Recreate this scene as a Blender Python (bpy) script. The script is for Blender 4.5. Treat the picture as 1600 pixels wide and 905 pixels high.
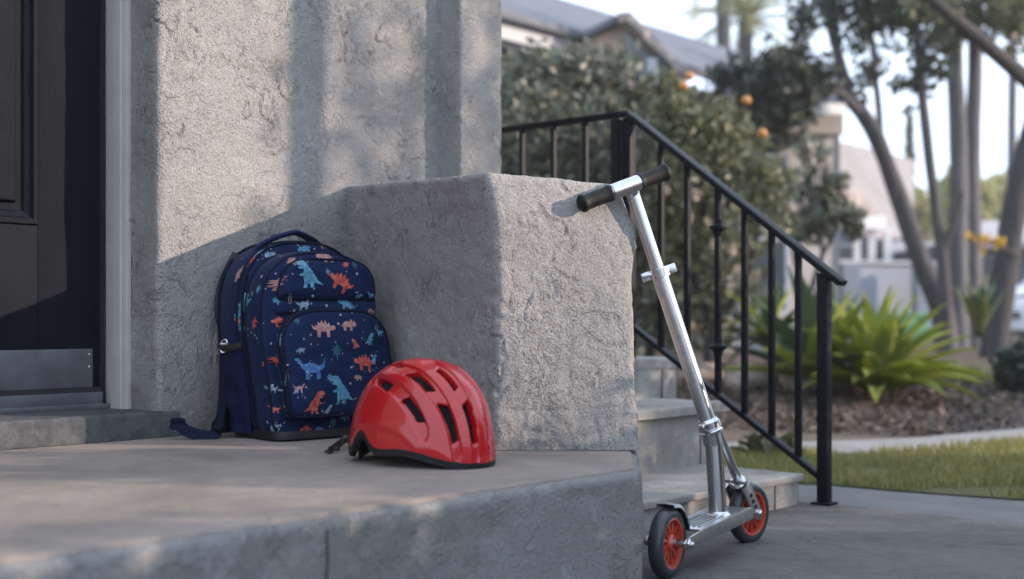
import bpy, bmesh, math, random
import numpy as np
from mathutils import Vector, noise, geometry, Matrix
from mathutils.bvhtree import BVHTree
random.seed(7); RNG = np.random.default_rng(7)
S = bpy.context.scene
C = S.collection
for o in list(bpy.data.objects): bpy.data.objects.remove(o)
R = math.radians

# ------------------------------------------------------------------ camera, sky, sun, exposure
CAMZ = 0.50; FPX = 1944.0; HOR = 500.0; CX = 800.0
cd = bpy.data.cameras.new('camera'); cam = bpy.data.objects.new('camera', cd); C.objects.link(cam)
cam.location = (0, 0, CAMZ); cam.rotation_euler = (R(90), 0, 0)
cd.sensor_width = 36; cd.lens = 36*FPX/1600; cd.shift_y = 47.5/1600
cd.clip_start = 0.05; cd.clip_end = 2000
cd.dof.use_dof = True; cd.dof.focus_distance = 2.42; cd.dof.aperture_fstop = 2.5
S.camera = cam
AV = Vector((.671, .741, 0)); OUT = Vector((.741, -.671, 0))       # along the wall, out of the wall
LT = Vector((-1.211, .152, -.344)).normalized()                    # travel of sunlight
SD = -LT
w = bpy.data.worlds.new('World'); S.world = w; w.use_nodes = True
wn = w.node_tree.nodes; bg = wn['Background']
sky = wn.new('ShaderNodeTexSky'); sky.sky_type = 'NISHITA'; sky.sun_disc = False
sky.sun_elevation = math.asin(SD.z); sky.sun_rotation = math.atan2(SD.x, SD.y)
sky.air_density = 1.0; sky.dust_density = 2.5; sky.ozone_density = 1.0
hz = wn.new('ShaderNodeTexNoise'); hz.inputs['Scale'].default_value = 1.6; hz.inputs['Detail'].default_value = 4   # bright high overcast veil over the blue sky
hr = wn.new('ShaderNodeMapRange'); hr.inputs[3].default_value = .92; hr.inputs[4].default_value = 1.0
hm = wn.new('ShaderNodeMix'); hm.data_type = 'RGBA'; hm.inputs[7].default_value = (7.0, 8.4, 10.4, 1)
L_ = w.node_tree.links; L_.new(hz.outputs['Fac'], hr.inputs[0]); L_.new(hr.outputs[0], hm.inputs[0]); L_.new(sky.outputs[0], hm.inputs[6])
L_.new(hm.outputs[2], bg.inputs[0]); bg.inputs[1].default_value = 0.15
sl = bpy.data.lights.new('sun', 'SUN'); so = bpy.data.objects.new('sun', sl); C.objects.link(so)
sl.energy = 5.0; sl.angle = R(.5); sl.color = (1, .81, .65)
so.rotation_euler = LT.to_track_quat('-Z', 'Y').to_euler()
S.view_settings.view_transform = 'Standard'; S.view_settings.look = 'None'
S.view_settings.exposure = 0.5; S.view_settings.gamma = 1

def at(px, py, Y): return Vector(((px-CX)/FPX*Y, Y, CAMZ+(HOR-py)/FPX*Y))
def gnd(px, py, Z): return at(px, py, (CAMZ-Z)*FPX/(py-HOR))
PORCH, PAD, ST1, ST2, ST3 = .262, .040, .391, .278, .117

# ------------------------------------------------------------------ materials
class NT:
    def __init__(s, name):
        s.m = bpy.data.materials.new(name); s.m.use_nodes = True
        s.n = s.m.node_tree.nodes; s.l = s.m.node_tree.links
        s.b = s.n['Principled BSDF']; s.out = s.n['Material Output']
        s.tc = s.n.new('ShaderNodeTexCoord'); s.co = s.tc.outputs['Object']
    def set(s, k, v):
        if hasattr(v, 'is_linked') or isinstance(v, bpy.types.NodeSocket): s.l.new(v, s.b.inputs[k])
        else: s.b.inputs[k].default_value = v
    def noise(s, scale, detail=3, rough=.55, dist=0, co=None, squash=None):
        n = s.n.new('ShaderNodeTexNoise'); n.inputs['Scale'].default_value = scale
        n.inputs['Detail'].default_value = detail; n.inputs['Roughness'].default_value = rough; n.inputs['Distortion'].default_value = dist
        co = co or s.co
        if squash:
            mp = s.n.new('ShaderNodeMapping'); mp.inputs['Scale'].default_value = squash; s.l.new(co, mp.inputs[0]); co = mp.outputs[0]
        s.l.new(co, n.inputs['Vector']); return n.outputs['Fac']
    def vor(s, scale, feat='F1'):
        n = s.n.new('ShaderNodeTexVoronoi'); n.feature = feat; n.inputs['Scale'].default_value = scale
        s.l.new(s.co, n.inputs['Vector']); return n.outputs['Distance']
    def ramp(s, f, stops):
        r = s.n.new('ShaderNodeValToRGB'); e = r.color_ramp.elements
        while len(e) < len(stops): e.new(.5)
        for i, (p, c) in enumerate(stops):
            e[i].position = p; e[i].color = (c[0], c[1], c[2], 1) if hasattr(c, '__len__') else (c, c, c, 1)
        s.l.new(f, r.inputs[0]); return r.outputs[0]
    def math(s, op, a, b=0, c=0):
        n = s.n.new('ShaderNodeMath'); n.operation = op
        for i, v in enumerate((a, b, c)):
            if isinstance(v, bpy.types.NodeSocket): s.l.new(v, n.inputs[i])
            else: n.inputs[i].default_value = v
        return n.outputs[0]
    def mix(s, f, a, b, mode='MIX'):
        n = s.n.new('ShaderNodeMix'); n.data_type = 'RGBA'; n.blend_type = mode
        for i, v in ((0, f), (6, a), (7, b)):
            if isinstance(v, bpy.types.NodeSocket): s.l.new(v, n.inputs[i])
            elif i == 0: n.inputs[0].default_value = v
            else: n.inputs[i].default_value = (v[0], v[1], v[2], 1)
        return n.outputs[2]
    def bump(s, h, dist, strength=1, prev=None):
        n = s.n.new('ShaderNodeBump'); n.inputs['Strength'].default_value = strength; n.inputs['Distance'].default_value = dist
        s.l.new(h, n.inputs['Height'])
        if prev is not None: s.l.new(prev, n.inputs['Normal'])
        return n.outputs[0]

def simple(name, col, rough=.5, metal=0, var=.12, vscale=25, bump=0, bscale=200, coat=0, spec=.5):
    t = NT(name)
    n = t.noise(vscale, 4)
    c = t.ramp(n, [(.3, [x*(1-var) for x in col]), (.7, [min(1, x*(1+var)) for x in col])])
    t.set('Base Color', c); t.set('Roughness', rough); t.set('Metallic', metal); t.set('Specular IOR Level', spec)
    if coat: t.set('Coat Weight', coat); t.set('Coat Roughness', .06)
    if bump: t.set('Normal', t.bump(t.noise(bscale, 3), bump))
    return t.m

def stucco(name, col, grain=1.0, cracks=1.0, dirt=None, patches=0):
    t = NT(name)
    big = t.noise(3.5, 5, .6); mid = t.noise(22, 4, .6)
    c = t.mix(t.ramp(big, [(.35, 0), (.68, 1)]), [x*.86 for x in col], [x*1.08 for x in col])
    c = t.mix(t.math('MULTIPLY', t.ramp(mid, [(.42, 1), (.62, 0)]), .14), c, [x*.62 for x in col])
    fine = t.noise(330, 2, .6)
    c = t.mix(t.math('MULTIPLY', t.ramp(fine, [(.3, 1), (.5, 0)]), .28), c, [x*.55 for x in col])
    # trowel scratches and hairline cracks: thin iso-lines of a distorted noise, kept in patches
    wob = t.noise(7.5, 5, .62, .9)
    line = t.ramp(t.math('ABSOLUTE', t.math('SUBTRACT', wob, .5)), [(0, 1), (.018, 0)])
    patch = t.ramp(t.noise(5.2, 2, .5, .3), [(.49, 0), (.56, 1)])
    crack = t.math('MULTIPLY', line, patch)
    wob2 = t.noise(26, 3, .6, 1.2, squash=(1, 1, .45))
    line2 = t.ramp(t.math('ABSOLUTE', t.math('SUBTRACT', wob2, .5)), [(0, 1), (.05, 0)])
    patch2 = t.ramp(t.noise(9.3, 2, .5), [(.57, 0), (.68, 1)])
    crack2 = t.math('MULTIPLY', line2, patch2)
    c = t.mix(t.math('MULTIPLY', crack, .26*cracks), c, [x*.5 for x in col])
    if dirt:
        sx = t.n.new('ShaderNodeSeparateXYZ'); g = t.n.new('ShaderNodeNewGeometry'); t.l.new(g.outputs['Position'], sx.inputs[0])
        zz = t.math('ADD', sx.outputs['Z'], t.math('MULTIPLY', t.math('SUBTRACT', t.noise(14, 4), .5), .09))
        mr = t.n.new('ShaderNodeMapRange'); t.l.new(zz, mr.inputs[0])
        mr.inputs[1].default_value = dirt[0]; mr.inputs[2].default_value = dirt[1]; mr.inputs[3].default_value = dirt[2]; mr.inputs[4].default_value = 0
        c = t.mix(mr.outputs[0], c, [.20, .185, .16])
    pm = None
    if patches:                                              # later repair skims, a few mm proud with torn edges
        pm = t.math('MULTIPLY', t.ramp(t.noise(4.6, 6, .62, .5), [(.555, 0), (.575, 1)]), patches)
        c = t.mix(t.math('MULTIPLY', pm, .55), c, [x*1.55 for x in col])
    t.set('Base Color', c); t.set('Roughness', .93); t.set('Specular IOR Level', .2)
    gr = t.ramp(t.vor(210), [(0, 1), (.75, 0)])
    rg = t.ramp(t.math('ABSOLUTE', t.math('SUBTRACT', t.noise(15, 4, .6, .7, squash=(1, 1, .6)), .5)), [(0, 1), (.11, 0)])
    rg = t.math('MULTIPLY', rg, t.ramp(t.noise(4.1, 3, .55), [(.50, 0), (.60, 1)]))
    n0 = t.bump(rg, .013*cracks, .9)
    n1 = t.bump(t.noise(30, 4, .6, .2), .016*grain, .5, n0)
    n2 = t.bump(t.noise(210, 4, .75), .0125*grain, 1, n1)
    n3 = t.bump(gr, .0026*grain, .8, n2)
    n4 = t.bump(crack, -.004, .9*cracks, n3)
    n5 = t.bump(crack2, -.003, .4*cracks, n4)
    if pm is not None: n5 = t.bump(pm, .006, 1, n5)
    t.set('Normal', n5); return t.m

def concrete(name, col, bumpy=1.0, stain=(.17, .16, .155), lines=.7):
    t = NT(name)
    a = t.noise(4.5, 6, .65, .4); b = t.noise(30, 4, .6); f = t.noise(420, 2, .6)
    c = t.mix(t.ramp(a, [(.34, 0), (.66, 1)]), [x*.70 for x in col], [x*1.15 for x in col])
    c = t.mix(t.math('MULTIPLY', t.ramp(b, [(.45, 1), (.6, 0)]), .25), c, stain)
    c = t.mix(t.math('MULTIPLY', t.ramp(f, [(.36, 1), (.5, 0)]), .55), c, [x*.45 for x in col])
    sp = t.ramp(t.vor(34), [(.0, 1), (.035, 1), (.05, 0)])
    c = t.mix(t.math('MULTIPLY', sp, t.ramp(t.noise(11, 1), [(.56, 0), (.6, .8)])), c, (.06, .055, .05))
    ln = t.ramp(t.math('ABSOLUTE', t.math('SUBTRACT', t.noise(2.1, 4, .55, .6), .5)), [(0, 1), (.006, 0)])
    ln = t.math('MULTIPLY', ln, t.ramp(t.noise(1.7, 1), [(.5, 0), (.58, 1)]))
    c = t.mix(t.math('MULTIPLY', ln, lines), c, (.07, .065, .06))
    t.set('Base Color', c); t.set('Roughness', .9); t.set('Specular IOR Level', .25)
    n1 = t.bump(t.noise(60, 4, .6), .004*bumpy, .6); n2 = t.bump(f, .0016*bumpy, .6, n1); n3 = t.bump(ln, -.003, lines, n2)
    t.set('Normal', n3); return t.m

def leafmat(name, dark, light, trans=.35, rough=.55):
    t = NT(name)
    at_ = t.n.new('ShaderNodeAttribute'); at_.attribute_name = 'tint'
    n = t.noise(5, 2)
    f = t.math('ADD', t.math('MULTIPLY', at_.outputs['Fac'], .7), t.math('MULTIPLY', n, .3))
    c = t.mix(f, dark, light)
    t.set('Base Color', c); t.set('Roughness', rough); t.set('Specular IOR Level', .35)
    tr = t.n.new('ShaderNodeBsdfTranslucent'); t.l.new(t.mix(.5, c, light), tr.inputs[0])
    ms = t.n.new('ShaderNodeMixShader'); ms.inputs[0].default_value = trans
    t.l.new(t.b.outputs[0], ms.inputs[1]); t.l.new(tr.outputs[0], ms.inputs[2]); t.l.new(ms.outputs[0], t.out.inputs[0])
    return t.m

M = {}
M['stucco'] = stucco('stucco_wall', (.46, .437, .425), 1.0, 1.0, dirt=(.30, .40, .35))
M['stucco_ped'] = stucco('stucco_pedestal', (.46, .438, .428), 1.0, 1.1, dirt=(.27, .45, .25))
M['stucco_slab'] = stucco('stucco_slab', (.315, .31, .31), .8, .8, patches=.45)
M['smooth'] = stucco('stucco_smooth', (.43, .42, .415), .35, .3)
M['concrete'] = concrete('concrete_porch', (.265, .218, .19), lines=0)
M['step'] = concrete('concrete_step', (.35, .325, .305), 1.2, lines=.1)
M['pad'] = concrete('concrete_pad', (.115, .108, .103), 2.6)
M['path'] = concrete('concrete_path', (.15, .145, .142), lines=0)
M['walk'] = concrete('concrete_walkway', (.27, .255, .245), lines=0)
M['sill'] = concrete('concrete_sill', (.06, .063, .072), lines=0)
M['iron'] = simple('black_iron', (.006, .007, .010), .55, .0, .3, 40, .0006, 120, spec=.16)
M['door'] = simple('door_paint', (.006, .0075, .012), .65, 0, .15, 12, .0012, 200, spec=.08)
M['frame'] = simple('frame_paint', (.43, .42, .385), .5, 0, .07, 15, .0003, 90)
M['kick'] = simple('brushed_dark_metal', (.125, .13, .145), .55, .6, .25, 18, .0002, 150)
M['steel'] = simple('polished_aluminium', (.54, .54, .55), .25, 1, .06, 20)
M['steel2'] = simple('brushed_aluminium', (.55, .55, .56), .28, 1, .12, 60, .0002, 300)
M['fender'] = simple('dull_steel', (.30,.30,.32), .35, 1, .1, 60, .0002, 300)
M['rubber'] = simple('black_rubber', (.006, .006, .007), .6, 0, .2, 80, .0003, 400, spec=.25)
M['tyre'] = simple('grey_black_urethane', (.030, .032, .038), .38, 0, .2, 60)
M['rim'] = simple('red_orange_plastic', (.42, .050, .028), .35, 0, .1, 40, coat=.3)
M['black'] = simple('matt_black_plastic', (.010, .010, .012), .6)
M['foam'] = simple('dark_foam', (.022, .023, .027), .8, 0, .2, 60, .0008, 350)
M['liner'] = simple('black_foam_liner', (.006,.007,.009), .85, 0, .3, 60, .001, 300, spec=.15)
M['rimfoam'] = simple('black_rim', (.009,.0095,.011), .55, 0, .2, 60, .0004, 300, spec=.3)
M['strap'] = simple('navy_webbing', (.004, .007, .022), .8, 0, .2, 200, .0005, 700, spec=.15)
M['mesh'] = simple('navy_mesh', (.004, .007, .030), .85, 0, .4, 380, .0012, 500, spec=.15)
M['white'] = simple('white_paint', (.78, .76, .75), .6)
def fabric():
    t = NT('navy_fabric')
    c = t.mix(t.noise(9, 3), (.003, .0092, .038), (.0052, .0150, .058))
    t.set('Base Color', c); t.set('Roughness', .8); t.set('Specular IOR Level', .15); t.set('Sheen Weight', .06); t.set('Sheen Roughness', .4)
    n1 = t.bump(t.noise(28, 3), .006, .5); n2 = t.bump(t.noise(900, 2), .0006, .5, n1); t.set('Normal', n2)
    return t.m
M['fabric'] = fabric()
def helmetred():
    t = NT('glossy_red_shell')
    t.set('Base Color', t.mix(t.noise(6, 2), (.34, .003, .006), (.41, .005, .008)))
    t.set('Roughness', .34); t.set('Specular IOR Level', .3); t.set('Coat Weight', .8); t.set('Coat Roughness', .05)
    t.set('Normal', t.bump(t.noise(40, 2), .0006, .4)); return t.m
M['red'] = helmetred()
def printmat(name, a, b):
    t = NT(name)
    t.set('Base Color', t.mix(t.ramp(t.noise(140, 2), [(.42, 0), (.62, 1)]), a, b)); t.set('Roughness', .75)
    t.set('Normal', t.bump(t.noise(900, 2), .0005, .4)); return t.m
PR = {'blue': printmat('print_light_blue', (0.032, 0.151, 0.259), (0.101, 0.259, 0.346)),
      'bright': printmat('print_mid_blue', (0.018, 0.079, 0.216), (0.043, 0.137, 0.288)),
      'coral': printmat('print_coral', (0.302, 0.032, 0.025), (0.446, 0.108, 0.072)),
      'pale': printmat('print_pale_pink', (0.288, 0.122, 0.108), (0.360, 0.216, 0.209)),
      'grey': printmat('print_grey_blue', (0.086, 0.144, 0.216), (0.216, 0.274, 0.331)),
      'teal': printmat('print_dark_teal', (0.007, 0.050, 0.086), (0.014, 0.094, 0.130)),
      'speck': printmat('print_speck', (0.216, 0.259, 0.324), (0.360, 0.288, 0.288))}

# ------------------------------------------------------------------ object helpers
def tag(o, label=None, cat=None, group=None, kind=None):
    for k, v in (('label', label), ('category', cat), ('group', group), ('kind', kind)):
        if v: o[k] = v
    return o
def thing(name, loc, label, cat, group=None):
    o = bpy.data.objects.new(name, None); o.empty_display_size = .1; C.objects.link(o); o.location = loc
    return tag(o, label, cat, group)
def wloc(o):
    v = Vector((0, 0, 0))
    while o is not None: v += o.location; o = o.parent
    return v
class MB:
    def __init__(s): s.v = []; s.f = []
    def add(s, vs, fs):
        k = len(s.v); s.v += [tuple(p) for p in vs]; s.f += [tuple(i+k for i in f) for f in fs]; return s
    def hexa(s, p):                      # 8 corners: bottom 0-3 ccw, top 4-7
        return s.add(p, [(3,2,1,0), (4,5,6,7), (0,1,5,4), (1,2,6,5), (2,3,7,6), (3,0,4,7)])
    def box(s, c, size, ax=None, ay=None):
        c = Vector(c); ax = Vector(ax or (1,0,0)); az = Vector((0,0,1)); ay = Vector(ay) if ay else az.cross(ax)
        az = ax.cross(ay).normalized(); h = [x/2 for x in size]
        P = [c+ax*(i*h[0])+ay*(j*h[1])+az*(k*h[2]) for k in (-1,1) for (i,j) in ((-1,-1),(1,-1),(1,1),(-1,1))]
        return s.hexa(P)
    def bar(s, a, b, wx, wy, up=(0,0,1)):
        a = Vector(a); b = Vector(b); d = (b-a).normalized(); u = Vector(up)
        x = d.cross(u)
        if x.length < 1e-4: x = d.cross(Vector((1,0,0)))
        x.normalize(); y = x.cross(d).normalized()
        P = [q+x*(i*wx/2)+y*(j*wy/2) for q in (a,b) for (i,j) in ((-1,-1),(1,-1),(1,1),(-1,1))]
        return s.hexa(P)
    def tube(s, pts, rad, n=12, cap=True, flat=1.0, up=(0,0,1), wob=0):
        pts = [Vector(p) for p in pts]; m = len(pts)
        if not hasattr(rad, '__len__'): rad = [rad]*m
        k = len(s.v); x = None
        for i, p in enumerate(pts):
            d = (pts[min(i+1,m-1)]-pts[max(i-1,0)]).normalized()
            if x is None:
                u = Vector(up); x = d.cross(u)
                if x.length < 1e-3: x = d.cross(Vector((1,0,0)))
            x = (x-d*x.dot(d)).normalized(); y = d.cross(x)
            for j in range(n):
                a = 2*math.pi*j/n; rr = rad[i]
                if wob: rr *= 1+wob*noise.noise(Vector((p.x*3+math.cos(a), p.y*3+math.sin(a), p.z*3)))
                s.v.append(tuple(p+x*(math.cos(a)*rr)+y*(math.sin(a)*rr*flat)))
        for i in range(m-1):
            for j in range(n):
                a = k+i*n+j; b = k+i*n+(j+1)%n
                s.f.append((a, b, b+n, a+n))
        if cap:
            s.f.append(tuple(k+j for j in reversed(range(n)))); s.f.append(tuple(k+(m-1)*n+j for j in range(n)))
        return s
    def lathe(s, o, axis, prof, n=32, closed=False):   # prof: (along axis, radius)
        o = Vector(o); d = Vector(axis).normalized(); x = d.orthogonal().normalized(); y = d.cross(x)
        k = len(s.v); m = len(prof)
        for (h, r) in prof:
            for j in range(n):
                a = 2*math.pi*j/n; s.v.append(tuple(o+d*h+x*(r*math.cos(a))+y*(r*math.sin(a))))
        for i in range(m if closed else m-1):
            i2 = (i+1) % m
            for j in range(n):
                s.f.append((k+i*n+j, k+i*n+(j+1)%n, k+i2*n+(j+1)%n, k+i2*n+j))
        if not closed:
            s.f.append(tuple(k+j for j in reversed(range(n)))); s.f.append(tuple(k+(m-1)*n+j for j in range(n)))
        return s
    def build(s, name, mat, parent=None, bevel=0, seg=2, smooth=40, fix=True):
        me = bpy.data.meshes.new(name); off = wloc(parent) if parent else Vector((0,0,0))
        me.from_pydata([(p[0]-off.x, p[1]-off.y, p[2]-off.z) for p in s.v], [], s.f)
        if bevel or fix:
            bm = bmesh.new(); bm.from_mesh(me)
            if fix: bmesh.ops.recalc_face_normals(bm, faces=bm.faces)
            if bevel: bmesh.ops.bevel(bm, geom=[e for e in bm.edges if len(e.link_faces) == 2 and e.calc_face_angle(0) > .5], offset=bevel, segments=seg, affect='EDGES', profile=.6)
            bm.to_mesh(me); bm.free()
        if smooth:
            me.shade_smooth(); me.set_sharp_from_angle(angle=R(smooth))
        me.materials.append(mat)
        o = bpy.data.objects.new(name, me); C.objects.link(o); o.parent = parent
        return o
def poly_prism(pts, z0, z1):
    n = len(pts); m = MB()
    m.add([(p[0],p[1],z0) for p in pts]+[(p[0],p[1],z1) for p in pts],
          [tuple(reversed(range(n))), tuple(range(n,2*n))]+[(i,(i+1)%n,n+(i+1)%n,n+i) for i in range(n)])
    return m

# displaced plaster solids -----------------------------------------------------
def round_loop(pts, rad, step):
    """closed 2-D polygon (ccw) -> corner-rounded loop sampled evenly; rad per corner"""
    n = len(pts); out = []
    for i in range(n):
        p0, p1, p2 = Vector(pts[i-1]), Vector(pts[i]), Vector(pts[(i+1)%n]); r = rad[i] if hasattr(rad,'__len__') else rad
        a = (p0-p1).normalized(); b = (p2-p1).normalized(); ang = a.angle(b); t = r/math.tan(ang/2)
        s0 = p1+a*t; s1 = p1+b*t; k = max(3, int(r*2/step)+2)
        for j in range(k):
            u = j/(k-1); out.append(s0*(1-u)**2+p1*2*u*(1-u)+s1*u*u)
    res = []; 
    for i in range(len(out)):
        p, q = out[i], out[(i+1)%len(out)]; L = (q-p).length; k = max(1, int(round(L/step)))
        res += [p.lerp(q, j/k) for j in range(k)]
    return res
def plaster(mb, loopf, z0, z1, step, amp=.0025, edge=.012, scale=16, topf=None, seed=0, topk=.8, seam=None, gash=0):
    """loopf(t) -> 2-D loop at height fraction t (0..1); topf(p) -> top height; surface uneven like hand-trowelled plaster"""
    L0 = loopf(0); n = len(L0); H = z1-z0; rows = max(2, int(H/step)); k = len(mb.v)
    ring = []; ts = [i/rows for i in range(rows+1)]
    for t in ts: ring.append([(p.x, p.y, t, 0) for p in loopf(t)])
    cen = sum((Vector(p) for p in loopf(1)), Vector((0,0)))/n
    Lt = loopf(1)
    for q in range(1, 4):                       # rounded top edge
        a = q/3*math.pi/2; rr = []
        for i, p in enumerate(Lt):
            d = (Lt[(i+1)%n]-Lt[i-1]).normalized(); nn = Vector((d.y, -d.x))
            pp = p-nn*edge*(1-math.cos(a)); rr.append((pp.x, pp.y, 1, edge*math.sin(a)))
        ring.append(rr)
    sc = [.94, .85, .7, .5, .25, .08]
    base = [Vector((p[0], p[1])) for p in ring[-1]]
    for s_ in sc: ring.append([(cen.x+(p.x-cen.x)*s_, cen.y+(p.y-cen.y)*s_, 1, edge) for p in base])
    for ri, rr in enumerate(ring):
        for i, (x, y, t, up) in enumerate(rr):
            a, b = rr[i-1], rr[(i+1)%n]; d = Vector((b[0]-a[0], b[1]-a[1]))
            d = d.normalized() if d.length > 1e-9 else Vector((1,0)); nn = Vector((d.y, -d.x))
            zt = (topf(x, y) if topf else z1)-edge
            z = z0+(zt-z0)*t+up
            q = Vector((x*scale, y*scale, z*scale+seed))
            h = noise.noise(q)*amp+noise.noise(q*3.1)*amp*.5+noise.noise(q*.35)*amp*1.6
            rd = 1-abs(noise.noise(q*1.3+Vector((5,9,2))))*2
            h -= max(0, rd-.85)*amp*3.5
            if gash:                                # trowel gashes with a pushed-up lip, in patches
                gt = noise.noise(q*.33+Vector((31,7,seed)))*.7+noise.noise(q*1.1+Vector((2,17,seed)))*.5
                if gt > .08:
                    q2 = Vector((x*31, y*31, z*19+seed))
                    n2 = noise.noise(q2+Vector((noise.noise(q2*.5), noise.noise(q2*.5+Vector((9,0,0))), 0))*1.3)
                    g_ = min(1, (gt-.08)*5)*gash
                    h += g_*(.0030*math.exp(-((n2-.13)/.07)**2)-.0042*math.exp(-(n2/.07)**2))
            if seam:
                zs = seam+.006*noise.noise(Vector((x*9, y*9, 2)))
                if z < zs: h = h*1.15+amp*.8*noise.noise(q*4.5)+.001
                h -= .0042*math.exp(-((z-zs)/.0045)**2)*(.6+.8*noise.noise(Vector((x*8, y*8, 7))))
            if t < 1 or up < edge*.99: mb.v.append((x+nn.x*h, y+nn.y*h, z))
            else: mb.v.append((x, y, z+h*topk))
    for r_ in range(len(ring)-1):
        for i in range(n):
            a = k+r_*n+i; b = k+r_*n+(i+1)%n; mb.f.append((a, b, b+n, a+n))
    e = k+(len(ring)-1)*n
    mb.f.append(tuple(e+i for i in range(n))); mb.f.append(tuple(k+i for i in reversed(range(n))))
    return mb

# ------------------------------------------------------------------ house wall, door
W0 = Vector((-.718, 2.52, 0))                         # outer corner of the door recess
def wp(s, out, z=0): return W0+AV*s+OUT*out+Vector((0,0,z))
house = thing('stucco_house', wp(.5, 0, PORCH), 'grey stucco house wall beside a dark panelled front door, with a narrow raised pilaster', 'house')
def w2(s, o): p = wp(s, o); return Vector((p.x, p.y))
TOP = 2.75
lp = round_loop([w2(0,-.30), w2(0,0), w2(.94,0), w2(.94,-.30)], [.01,.018,.012,.01], .005)
plaster(MB(), lambda t: lp, PORCH+.002, 1.45, .005, .0022, .004, gash=1).build('wall', M['stucco'], house, smooth=60)
poly_prism([w2(0,-.30), w2(0,0), w2(.94,0), w2(.94,-.30)], 1.452, TOP).build('upper_wall', M['stucco'], house, bevel=.01)
lp2 = round_loop([w2(.8005,-.02), w2(.8005,.074), w2(.952,.074), w2(.952,-.02)], [.004,.008,.008,.004], .005)
plaster(MB(), lambda t: lp2, PORCH+.01, 1.45, .005, .0016, .004, 18, seed=4, gash=.8).build('pilaster', M['stucco'], house, smooth=60)
poly_prism([w2(.8005,-.02), w2(.8005,.074), w2(.952,.074), w2(.952,-.02)], 1.452, TOP).build('pilaster', M['stucco'], house, bevel=.006)
poly_prism([w2(-3.6,-.30), w2(-3.6,0), w2(-1.0,0), w2(-1.0,-.30)], 0, TOP).build('wall', M['stucco'], house, bevel=.015)
poly_prism([w2(-.998,-.30), w2(-.998,-.002), w2(-.002,-.002), w2(-.002,-.30)], PORCH+2.1, TOP-.002).build('lintel', M['stucco'], house, bevel=.01)
poly_prism([w2(-3.6,-4), w2(-3.6,-.302), w2(.90,-.302), w2(.90,-4)], 0, TOP-.3).build('house_body', M['smooth'], house)
# grey-green casing with a stepped edge, each side and head
for s0, s1 in ((-.012, .001), (-1.001, -.986)):
    m = MB(); m.hexa([wp(a, o, z) for z in (PORCH+.05, PORCH+2.09) for a, o in ((s0,-.17),(s1,-.17),(s1,-.100),(s0,-.100))])
    sg = -1 if s0 > -.5 else 1
    a0 = s0 if s0 > -.5 else s1
    m.hexa([wp(a, o, z) for z in (PORCH+.05, PORCH+2.09) for a, o in ((a0+sg*.006,-.17),(a0,-.17),(a0,-.112),(a0+sg*.006,-.112))])
    m.build('door_frame', M['frame'], house, bevel=.002)
# dark door leaf built of rails, stiles and a raised panel
DP = -.168
def dbox(s0, s1, z0, z1, o0, o1):
    m = MB(); m.hexa([wp(a, DP+o, CAMZ+z) for z in (z0, z1) for a, o in ((s0,o0),(s1,o0),(s1,o1),(s0,o1))]); return m
leaf = dbox(-.984, -.03, -.185, 1.85, -.045, -.012).build('door', M['door'], house)
dbox(-.168, -.032, -.183, 1.848, -.011, .0).build('stile', M['door'], leaf, bevel=.002)
dbox(-.982, -.846, -.183, 1.848, -.011, .0).build('stile', M['door'], leaf, bevel=.002)
dbox(-.8455, -.1685, -.183, .19, -.011, -.0003).build('rail', M['door'], leaf, bevel=.002)
dbox(-.8455, -.1685, .90, 1.02, -.011, -.0003).build('rail', M['door'], leaf, bevel=.002)
dbox(-.8455, -.1685, 1.72, 1.848, -.011, -.0003).build('rail', M['door'], leaf, bevel=.002)
for z0, z1 in ((.19, .90), (1.02, 1.72)):
    def frust(i0, o0, i1, o1):
        a = [(-.8455+i0, z0+i0), (-.1685-i0, z0+i0), (-.1685-i0, z1-i0), (-.8455+i0, z1-i0)]
        b = [(-.8455+i1, z0+i1), (-.1685-i1, z0+i1), (-.1685-i1, z1-i1), (-.8455+i1, z1-i1)]
        v = [wp(s, DP+o0, CAMZ+z) for s, z in a]+[wp(s, DP+o1, CAMZ+z) for s, z in b]
        return v, [(i, (i+1)%4, 4+(i+1)%4, 4+i) for i in range(4)]
    m = MB(); prof = [(0, -.002), (.003, .006), (.012, .007), (.017, -.001), (.026, -.006), (.030, -.011)]
    for (a, b) in zip(prof[:-1], prof[1:]): m.add(*frust(a[0], a[1], b[0], b[1]))
    m.build('panel_moulding', M['door'], leaf, smooth=30)
    m = MB()
    for (a, b) in (((.044, -.0112), (.047, .001)), ((.047, .001), (.05, .0025))): m.add(*frust(a[0], a[1], b[0], b[1]))
    v, _ = frust(.05, .0025, .05, .0025); m.add(v[:4], [(0,1,2,3)])
    m.build('panel', M['door'], leaf, smooth=30)
dbox(-.96, -.050, -.140, -.060, 0, .003).build('kick_plate', M['kick'], leaf, bevel=.0012)
for zz in (-.072, -.098):
    MB().lathe(wp(-.058, DP+.003, CAMZ+zz), OUT, [(0,.0026),(.001,.0026),(.0016,.0015)], 12).build('screw', M['steel'], leaf)
dbox(-.984, -.032, -.176, -.150, 0, .012).build('weather_bar', M['kick'], leaf, bevel=.002)
dbox(-.984, -.0305, -.1495, -.1405, 0, .0015).build('shadow_strip', M['black'], leaf)
m = MB(); m.hexa([wp(a, o, z) for z in (PORCH+.053, PORCH+.064) for a, o in ((-.985,-.20),(-.013,-.20),(-.013,-.150),(-.985,-.150))])
m.build('threshold', M['kick'], house, bevel=.002)
slp = round_loop([w2(-1.1,-.205), w2(-1.1,.014), w2(.062,.014), w2(.062,-.03), w2(.001,-.03), w2(.001,-.205)][::-1] if False else [w2(-1.1,-.205), w2(-1.1,.014), w2(-.0,.014), w2(.045,.014), w2(.045,-.205)][::-1], .003, .012)
def ccw(l):
    a = sum(l[i].x*l[(i+1)%len(l)].y-l[(i+1)%len(l)].x*l[i].y for i in range(len(l))); return l if a > 0 else l[::-1]
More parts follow.
